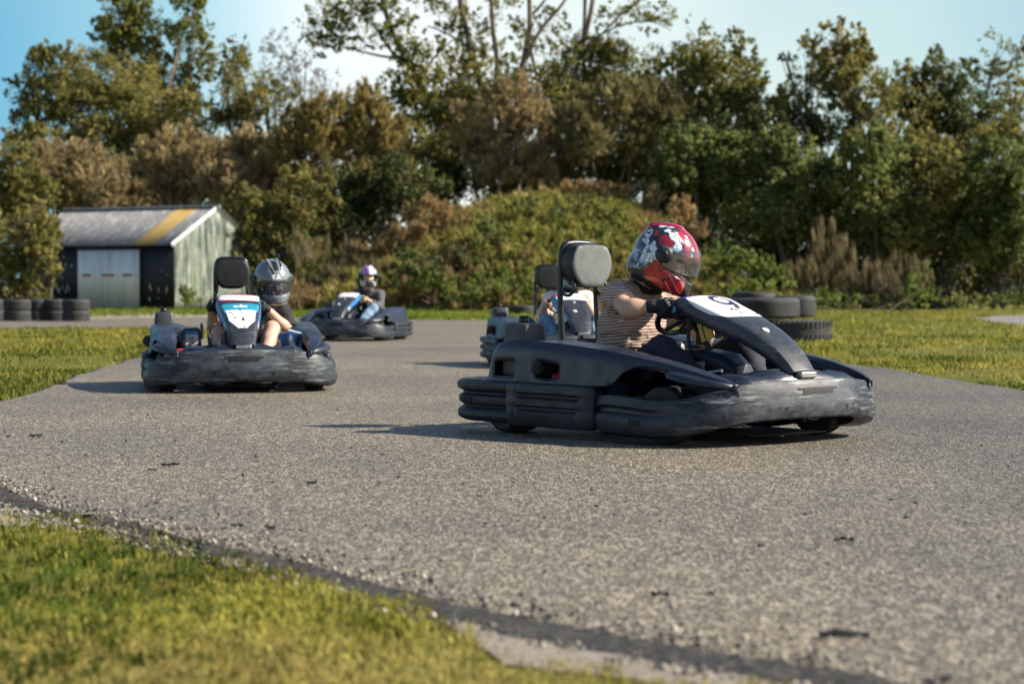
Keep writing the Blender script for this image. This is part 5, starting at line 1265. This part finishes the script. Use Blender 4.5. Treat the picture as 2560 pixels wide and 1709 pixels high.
plant('sycamore_tree', 'forked tree right of centre with pale stem and few leaves', 'tree', TG, 97, [(1210, 90, 45, 40, .4), (1260, 60, 55, 40, .35), (1185, 170, 55, 50, .7), (1240, 150, 70, 40, .5), (1250, 230, 80, 50, .8), (1300, 90, 40, 30, .25)], 'gold', .15, per=1300, seed=8, limbs=limbs6, base=1215, stem_r=.06, bark='pale_bark', cl=16)
limbs7 = [([(1300, 520), (1310, 230), (1335, 110), (1355, 30), (1365, -40)], .20, .11), ([(1325, 150), (1340, 70), (1342, -40)], .13, .08), ([(1320, 150), (1370, 90), (1430, 30), (1470, 0)], .08, .03), ([(1360, 90), (1420, 60), (1490, 50), (1540, 70)], .06, .02)]
plant('sycamore_tree', 'tree right of centre whose long thin branches arch to the right', 'tree', TG, 99, [(1400, 30, 50, 35, .25), (1470, 30, 60, 35, .4), (1520, 35, 40, 30, .4), (1380, 150, 90, 60, .9), (1330, 200, 80, 60, .9), (1450, 160, 80, 55, .9), (1400, 230, 90, 60), (1300, 260, 80, 60)], 'gold', .15, per=1600, seed=9, limbs=limbs7, base=1310, stem_r=.06, bark='pale_bark', cl=18)
plant('broadleaf_tree', 'yellow green tree right of centre with ragged pointed top', 'tree', TG, 94, [(1540, 150, 60, 50, .8), (1610, 150, 60, 50, .7), (1690, 110, 35, 45, .7), (1650, 190, 80, 60), (1560, 220, 90, 60), (1700, 220, 70, 60, .8), (1600, 90, 50, 45, .15), (1640, 270, 110, 60), (1750, 280, 70, 50, .9), (1700, 170, 40, 50, .8)], 'gold', .16, per=1600, seed=10, stem_r=.13)
plant('broadleaf_tree', 'tree on the right with ragged leafy tips and a sky gap low in its crown', 'tree', TG, 92, [(1900, 95, 55, 45, .8), (1960, 115, 45, 50, .7), (1850, 150, 55, 40, .7), (1800, 130, 14, 10, .8), (1930, 170, 80, 50), (1860, 215, 80, 45, .9), (1990, 220, 80, 60), (1950, 290, 80, 45, .9), (2060, 190, 50, 55, .8), (2080, 260, 80, 60), (1820, 255, 50, 40, .8)], 'olive', .16, per=1700, seed=11, stem_r=.13)
plant('broadleaf_tree', 'dark tree at right whose twin crowns end below the pale sky', 'tree', TG, 94, [(2150, 180, 50, 50, .9), (2210, 170, 35, 35, .8), (2120, 230, 60, 50), (2180, 250, 80, 60), (2240, 270, 60, 60), (2140, 320, 90, 60), (2240, 340, 80, 60)], 'dark', .16, per=1700, seed=12, stem_r=.13)
plant('thin_tree', 'thin sparse tree with bare twigs at the right picture edge', 'tree', TG, 97, [(2285, 120, 40, 40, .22), (2310, 170, 50, 45, .4), (2270, 190, 40, 40, .4), (2330, 230, 50, 50, .7), (2300, 270, 50, 50, .8), (2370, 170, 50, 70, .4)], 'olive', .14, per=1400, seed=13, stem_r=.1, base=2300)
# bushes
plant('large_bush', 'big rounded orange brown bush right of the shed, under the sky gap', 'bush', BG, 92, [(760, 290, 85, 65), (850, 290, 70, 65), (700, 350, 80, 60), (800, 370, 90, 60), (890, 350, 55, 60, .8), (740, 260, 50, 40, .6), (860, 420, 70, 50)], 'brown', .15, 'twig', per=2300, seed=20, stems=4, kids=W)
plant('large_bush', 'beige twiggy bush directly above the shed roof ridge', 'bush', BG, 92, [(400, 350, 70, 50), (470, 370, 70, 55), (420, 420, 80, 50), (520, 420, 60, 50), (370, 440, 60, 40)], 'beige', .15, 'twig', per=2300, seed=21, kids=W)
plant('large_bush', 'tan brown bush above the right end of the shed roof', 'bush', BG, 93, [(580, 350, 70, 50), (640, 380, 60, 50), (560, 420, 70, 55), (620, 450, 70, 60), (530, 350, 50, 40)], 'beige', .15, 'twig', per=2300, seed=22, kids=W)
plant('large_bush', 'reddish beige bush above the left part of the shed roof', 'bush', BG, 91, [(170, 370, 60, 50), (130, 420, 70, 50), (220, 420, 60, 50), (90, 370, 50, 40), (200, 470, 90, 50), (290, 440, 60, 60)], 'beige', .15, 'twig', per=2200, seed=23, kids=W)
plant('large_bush', 'olive brown bush at the far left edge', 'bush', BG, 88, [(30, 380, 60, 50), (10, 430, 60, 60), (70, 450, 60, 50), (30, 500, 70, 60)], 'olive', .15, per=2100, seed=24, kids=W)
plant('large_bush', 'tan leaning bush covering the left end of the shed', 'bush', BG, 79.5, [(70, 520, 50, 45), (100, 570, 45, 45), (40, 570, 60, 55), (20, 620, 50, 45, 1), (90, 620, 45, 35, .8), (105, 530, 35, 35, .7), (-30, 560, 50, 70), (30, 660, 50, 30), (80, 660, 45, 28), (-20, 650, 50, 40)], 'olive', .13, per=2000, seed=25, kids=W)
plant('large_bush', 'dry beige twigs leaning over the left end of the shed roof', 'bush', BG, 79.8, [(95, 510, 30, 35, .5), (120, 545, 25, 35, .4), (70, 545, 45, 40, .5)], 'tan', .13, 'twig', per=1800, seed=26, kids=W)
plant('large_bush', 'dark leafy bush right beside the gable of the shed', 'bush', BG, 88, [(590, 500, 70, 60), (640, 540, 80, 70), (560, 560, 60, 60), (700, 480, 80, 70), (620, 620, 80, 60), (720, 560, 80, 60), (560, 470, 50, 40)], 'olive', .15, per=2200, seed=27, kids=W)
plant('large_bush', 'dark green bush under the orange brown one', 'bush', BG, 89, [(780, 450, 90, 60), (830, 510, 80, 60), (900, 470, 70, 60), (760, 520, 70, 50), (950, 420, 60, 50), (880, 400, 60, 40)], 'dark', .15, per=2200, seed=28, kids=W)
plant('large_bush', 'pale beige twiggy bush above the left half of the mound', 'bush', BG, 93, [(1180, 230, 60, 50), (1140, 290, 70, 60), (1210, 310, 70, 60), (1110, 340, 60, 50), (1080, 300, 50, 50, .8), (1180, 380, 90, 50)], 'beige', .15, 'twig', per=2300, seed=29, kids=W)
plant('large_bush', 'brown bush above the middle of the mound', 'bush', BG, 92, [(1400, 240, 80, 50), (1500, 240, 80, 50), (1340, 300, 80, 60), (1440, 310, 90, 60), (1530, 300, 70, 60), (1300, 360, 80, 50)], 'drab', .15, 'twig', per=2400, seed=30, kids=W)
plant('large_bush', 'dark bush standing along the crest of the mound', 'bush', BG, 95, [(1060, 390, 80, 50), (1150, 410, 80, 40), (1250, 410, 80, 50), (1350, 400, 90, 50), (1450, 390, 90, 50), (1010, 430, 60, 50), (960, 470, 70, 50), (1540, 400, 70, 60)], 'dark', .16, per=2300, seed=31, kids=W)
plant('large_bush', 'green bush with light leaf tips right of the red helmet', 'bush', BG, 84, [(1560, 340, 60, 50), (1620, 340, 60, 45), (1590, 400, 80, 60), (1680, 370, 70, 55), (1540, 420, 60, 60), (1640, 450, 90, 60), (1560, 480, 60, 50)], 'green', .17, per=2300, seed=32, kids=W)
plant('large_bush', 'broad mid green bush in the right half, below the sky gap in the trees', 'bush', BG, 83, [(1760, 350, 70, 50), (1830, 370, 70, 50), (1740, 420, 90, 60), (1840, 440, 80, 60), (1900, 400, 60, 50), (1770, 490, 100, 60), (1880, 500, 80, 60)], 'green', .16, per=2300, seed=33, kids=W)
plant('large_bush', 'bright tipped green bush below the tree with the sky gap', 'bush', BG, 82.5, [(2000, 360, 70, 50), (2050, 350, 50, 45), (1970, 420, 80, 60), (2060, 420, 70, 60), (2010, 480, 90, 60), (1960, 540, 80, 50)], 'green', .16, per=2300, seed=34, kids=W)
plant('large_bush', 'olive bush in front of the dark twin crowned tree', 'bush', BG, 83, [(2150, 410, 80, 60), (2120, 470, 80, 60), (2210, 460, 80, 60), (2170, 530, 90, 60), (2090, 540, 70, 50)], 'olive', .16, per=2300, seed=35, kids=W)
plant('large_bush', 'big green bush at the right picture edge', 'bush', BG, 82, [(2290, 380, 80, 60), (2340, 440, 70, 70), (2270, 460, 80, 60), (2310, 530, 80, 60), (2250, 560, 70, 60), (2350, 580, 60, 60)], 'green', .16, per=2300, seed=36, kids=W)
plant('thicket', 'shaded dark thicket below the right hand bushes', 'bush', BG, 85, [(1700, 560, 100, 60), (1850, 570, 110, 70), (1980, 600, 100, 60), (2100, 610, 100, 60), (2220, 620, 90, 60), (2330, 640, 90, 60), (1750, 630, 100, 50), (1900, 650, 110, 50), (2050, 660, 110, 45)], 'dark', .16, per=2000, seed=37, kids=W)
plant('broadleaf_tree', 'dark green tree filling the space behind the broad mid green bush', 'tree', TG, 91, [(1760, 300, 70, 45), (1840, 310, 70, 45), (1920, 330, 70, 40, .8), (1700, 330, 70, 45), (1620, 300, 60, 45)], 'dark', .15, per=1700, seed=61, stem_r=.1)
plant('broadleaf_tree', 'olive tree filling the right end of the row behind the bushes', 'tree', TG, 90, [(2040, 320, 70, 45), (2120, 360, 70, 45), (2200, 380, 70, 45), (2280, 330, 60, 50), (2340, 340, 60, 60)], 'olive', .15, per=1700, seed=62, stem_r=.1)
plant('large_bush', 'yellow brown bush between the leaning tree and the orange brown bush', 'bush', BG, 94, [(930, 330, 50, 45, .8), (980, 380, 60, 45), (900, 380, 60, 45), (1040, 350, 60, 50)], 'gold', .14, per=1900, seed=63, kids=W)
plant('large_bush', 'shaded olive bush behind the left part of the shed', 'bush', BG, 94, [(260, 400, 90, 50), (350, 400, 80, 50), (60, 350, 60, 50), (150, 440, 90, 45), (460, 450, 90, 40)], 'olive', .15, per=1900, seed=64, kids=W)
plant('leafy_clump', 'dark shrub on the front of the mound above the black headrest', 'plant', 'leafy clumps at the edge of the grass', 80, [(1270, 500, 40, 28), (1310, 520, 45, 30), (1240, 520, 30, 25)], 'dark', .12, per=2000, seed=48, kids=W, stem_r=.03)
plant('leafy_clump', 'olive shrub on the mound left of the red helmet', 'plant', 'leafy clumps at the edge of the grass', 80, [(1400, 500, 35, 25), (1360, 470, 35, 20), (1200, 470, 40, 22, .8)], 'green', .12, per=2000, seed=49, kids=W, stem_r=.03)
# low leafy clumps at the feet
LG = 'leafy clumps at the edge of the grass'
plant('leafy_clump', 'light green nettle clump right of the red helmet visor', 'plant', LG, 76, [(1660, 590, 50, 35), (1720, 610, 50, 35), (1640, 640, 55, 30), (1720, 660, 60, 25), (1780, 640, 40, 35), (1600, 680, 50, 22)], 'bright', .13, per=2100, seed=40, kids=W, stem_r=.03)
plant('leafy_clump', 'round bright bush beside the right tyre stack', 'plant', LG, 74, [(2110, 660, 35, 28), (2090, 680, 30, 20), (1900, 680, 40, 20), (1940, 690, 40, 15)], 'bright', .12, per=2100, seed=41, kids=W, stem_r=.03)
plant('leafy_clump', 'leafy green clump growing on the mound behind the headrests', 'plant', LG, 77, [(1120, 540, 45, 40), (1090, 590, 40, 40), (1150, 580, 35, 35), (1060, 620, 45, 35)], 'green', .13, per=2000, seed=42, kids=W, stem_r=.03)
plant('leafy_clump', 'low green clump at the foot of the mound between the third kart and the headrests', 'plant', LG, 74.5, [(1130, 660, 50, 30), (1070, 670, 45, 25), (1200, 650, 45, 30), (1010, 660, 45, 30), (950, 640, 45, 35)], 'bright', .12, per=2000, seed=43, kids=W, stem_r=.03)
plant('leafy_clump', 'dark green clump at the foot of the mound beside the purple helmet', 'plant', LG, 75, [(930, 600, 35, 30), (900, 640, 30, 30), (980, 610, 45, 35), (1030, 650, 40, 30)], 'dark', .13, per=2000, seed=44, kids=W, stem_r=.03)
plant('leafy_clump', 'sunlit tall grass tuft at the near corner of the shed', 'plant', LG, 81.5, [(432, 682, 22, 16), (425, 668, 14, 14, .7), (445, 688, 20, 10)], 'bright', .10, 'twig', per=2600, seed=45, kids=W, stem_r=.02)
plant('leafy_clump', 'green bush with yellow leaves between the grey helmet and the orange brown bush', 'plant', LG, 80, [(700, 600, 40, 50), (720, 640, 40, 35), (690, 660, 40, 25), (760, 620, 35, 40, .8)], 'poplar', .13, per=2000, seed=46, kids=W, stem_r=.03)
plant('leafy_clump', 'bright low clump under the dark thicket at the right', 'plant', LG, 75.5, [(2110, 620, 28, 20), (1990, 690, 35, 14), (2060, 690, 40, 14), (2190, 690, 50, 14), (2290, 690, 50, 16), (1850, 690, 40, 14)], 'green', .12, per=2000, seed=47, kids=W, stem_r=.03)
# dry weeds
DG = 'tall dry weeds'
for i, (lab, d, bl, pal) in enumerate((('reddish dry weeds standing just right of the red helmet', 78, [(1570, 500, 22, 45), (1600, 520, 16, 35), (1545, 490, 14, 30, .7)], 'rust'), ('tall tan dry weeds in the dark gap right of the tyre stack', 78, [(1900, 560, 35, 45, .6), (1930, 590, 40, 40, .7), (1870, 610, 45, 35, .7), (1960, 630, 45, 35, .7), (1830, 640, 45, 28, .7), (1900, 655, 60, 25)], 'tan'),
    ('dry brown weeds low in front of the dark thicket', 77, [(2060, 620, 40, 30, .6), (2010, 645, 40, 28, .7), (2110, 640, 30, 30, .5), (2050, 660, 50, 22, .8)], 'tan'), ('orange dry weeds on the left slope of the mound', 80, [(980, 490, 45, 30), (1040, 510, 50, 35), (950, 540, 45, 35), (1010, 560, 45, 35), (900, 560, 40, 40), (860, 600, 40, 40)], 'rust'),
    ('dry rusty plants on top of the mound', 85, [(1330, 440, 60, 22), (1400, 440, 50, 18), (1270, 455, 50, 22), (1290, 470, 30, 18, .7)], 'rust'), ('pale dry stalks right of the grey helmet', 79, [(740, 590, 30, 50, .7), (790, 600, 40, 45, .8), (820, 640, 45, 35), (760, 650, 40, 30), (690, 580, 25, 50, .6)], 'tan'),
    ('grey stalks sticking up at the right end of the mound top', 84, [(1470, 450, 30, 28, .7), (1500, 470, 25, 30, .7)], 'beige'))):
    plant('dry_weeds', lab, 'weeds', DG, d, bl, pal, .12, 'stalk' if pal == 'tan' else 'twig', per=1000 if pal == 'tan' else 2300, seed=50+i, kids=W, stem_r=.02)
# ground cover on the mound
r = np.random.default_rng(77); n = 2300
x = r.uniform(MX[0, 0], MX[-1, 0], n); y = 74.3+r.random(n)**1.0*14; z = mz(x, y); k = z > .05; x, y, z = x[k], y[k], z[k]
sel = vnoise(np.stack([x, y, z], 1), .33, 8)+.10*r.normal(size=len(x))
side = np.clip((x-2.0)/6, -1, 1)
for nm, lab, msk, pal, mode, size, per in (('mound_grass', 'yellow green grass covering the mound', (sel > .40), 'sward', 'twig', .16, 95), ('mound_plants', 'green plants covering the mound', (sel > .585), 'bright', 'leaf', .11, 40), ('mound_weeds', 'dry orange and tan weeds covering the mound', (sel+.26*side <= .49), 'rust', 'twig', .13, 75), ('mound_stalks', 'dry tan stalks on the mound', (r.random(len(x)) < .42) & (sel < .56), 'sand', 'stalk', .13, 60)):
    B = [((a, b_, c+.10), (r.uniform(.2, .6),)*2+(r.uniform(.12, .34)+(.6 if nm == 'mound_stalks' else .22)*r.random()**2,), r.uniform(.5, 1.7)) for a, b_, c in zip(x[msk], y[msk], z[msk])]
    V, F, C = leafset(B, per, size, PAL[pal], r, mode, .2, 12, .35); C = np.clip(C*1.25, 0, .6)
    tag(mk(nm, V, F, 'dry' if mode != 'leaf' else 'leaf', None, False, None, C), lab, 'plants', None, 'stuff')
# far wood closing the view
B = []
for X in np.linspace(-44, 44, 40): B.append(((X+r.normal(0, .5), 122+r.normal(0, 1.5), 3.4+r.uniform(-.5, .8)), (2.2, 1.6, 4.6), 1.6))
V, F, C = leafset(B, 1200, .3, PAL['dark'], r, 'leaf', .2, 26, .3)
tag(mk('far_wood', V, F, 'leaf', None, False, None, C), 'dark wood far behind the trees', 'wood', None, 'stuff')

# ================================================================== light, sky, camera
EL, AZ = R(35), R(-2)      # sun height; direction measured from +x towards +y
sd_ = Vector((math.cos(EL)*math.cos(AZ), math.cos(EL)*math.sin(AZ), math.sin(EL)))
L = bpy.data.lights.new('sun', 'SUN'); L.energy = 5.0; L.angle = R(.53); L.color = (1, .91, .77)
so = bpy.data.objects.new('sun', L); COL.objects.link(so); so.rotation_euler = sd_.to_track_quat('Z', 'Y').to_euler(); so.location = (20, 10, 30)
w = bpy.data.worlds.new('World'); S.world = w; w.use_nodes = True; nt = w.node_tree; bg = nt.nodes['Background']
sky = N(nt, 'ShaderNodeTexSky'); sky.sky_type = 'NISHITA'; sky.sun_disc = False; sky.sun_elevation = EL; sky.sun_rotation = math.pi/2-AZ; sky.altitude = 0; sky.air_density = 1.0; sky.dust_density = .6; sky.ozone_density = 1.6
tc = N(nt, 'ShaderNodeTexCoord'); mp = N(nt, 'ShaderNodeMapping'); mp.inputs['Scale'].default_value = (1, 1, 2.4); nt.links.new(tc.outputs['Generated'], mp.inputs[0])
cn = N(nt, 'ShaderNodeTexNoise'); cn.inputs['Scale'].default_value = 5.5; cn.inputs['Detail'].default_value = 5; nt.links.new(mp.outputs[0], cn.inputs['Vector'])
# a bank of bright thin cloud low in the sky ahead, slightly right of straight on
sx = N(nt, 'ShaderNodeSeparateXYZ'); nt.links.new(tc.outputs['Generated'], sx.inputs[0])
cfn = ramp(nt, cn.outputs['Fac'], [(.30, (.72, .72, .72)), (.62, (.97, .97, .97))])
mr3 = N(nt, 'ShaderNodeMapRange'); mr3.inputs[1].default_value = -.40; mr3.inputs[2].default_value = .40; nt.links.new(sx.outputs[0], mr3.inputs[0])
cc = ramp(nt, mr3.outputs[0], [(.18, (.11, .36, .54)), (.30, (.32, .56, .65)), (.39, (.78, .83, .82)), (.47, (.80, .83, .80)), (.62, (.60, .71, .69)), (.75, (.46, .62, .62)), (.85, (.28, .48, .56))])
sc_ = N(nt, 'ShaderNodeVectorMath', operation='SCALE'); sc_.inputs['Scale'].default_value = 9.8; nt.links.new(cc, sc_.inputs[0])
wide = N(nt, 'ShaderNodeMapRange'); wide.interpolation_type = 'SMOOTHERSTEP'; wide.inputs[1].default_value = .35; wide.inputs[2].default_value = .08; nt.links.new(sx.outputs[2], wide.inputs[0])
ahead = N(nt, 'ShaderNodeMapRange'); ahead.interpolation_type = 'SMOOTHERSTEP'; ahead.inputs[1].default_value = .3; ahead.inputs[2].default_value = .8; nt.links.new(sx.outputs[1], ahead.inputs[0])
m3 = N(nt, 'ShaderNodeMath', operation='MULTIPLY'); nt.links.new(wide.outputs[0], m3.inputs[0]); nt.links.new(ahead.outputs[0], m3.inputs[1])
m4 = N(nt, 'ShaderNodeMath', operation='MULTIPLY'); nt.links.new(m3.outputs[0], m4.inputs[0]); nt.links.new(cfn, m4.inputs[1])
nt.links.new(mixc(nt, m4.outputs[0], sky.outputs[0], sc_.outputs[0]), bg.inputs[0]); bg.inputs[1].default_value = .07
cam = bpy.data.cameras.new('camera'); co = bpy.data.objects.new('camera', cam); COL.objects.link(co); S.camera = co
cam.lens = LENS; cam.sensor_width = 36; cam.clip_end = 4000; cam.clip_start = .05
co.location = (0, 0, CAM_H); co.rotation_euler = (math.pi/2-PITCH, 0, 0)
cam.dof.use_dof = True; cam.dof.focus_distance = 10.1; cam.dof.aperture_fstop = 3.5
S.view_settings.view_transform = 'Standard'; S.view_settings.look = 'None'; S.view_settings.exposure = 1.0; S.view_settings.gamma = 1
S.render.engine = 'CYCLES'; S.cycles.use_denoising = True; S.cycles.max_bounces = 8; S.cycles.transparent_max_bounces = 12
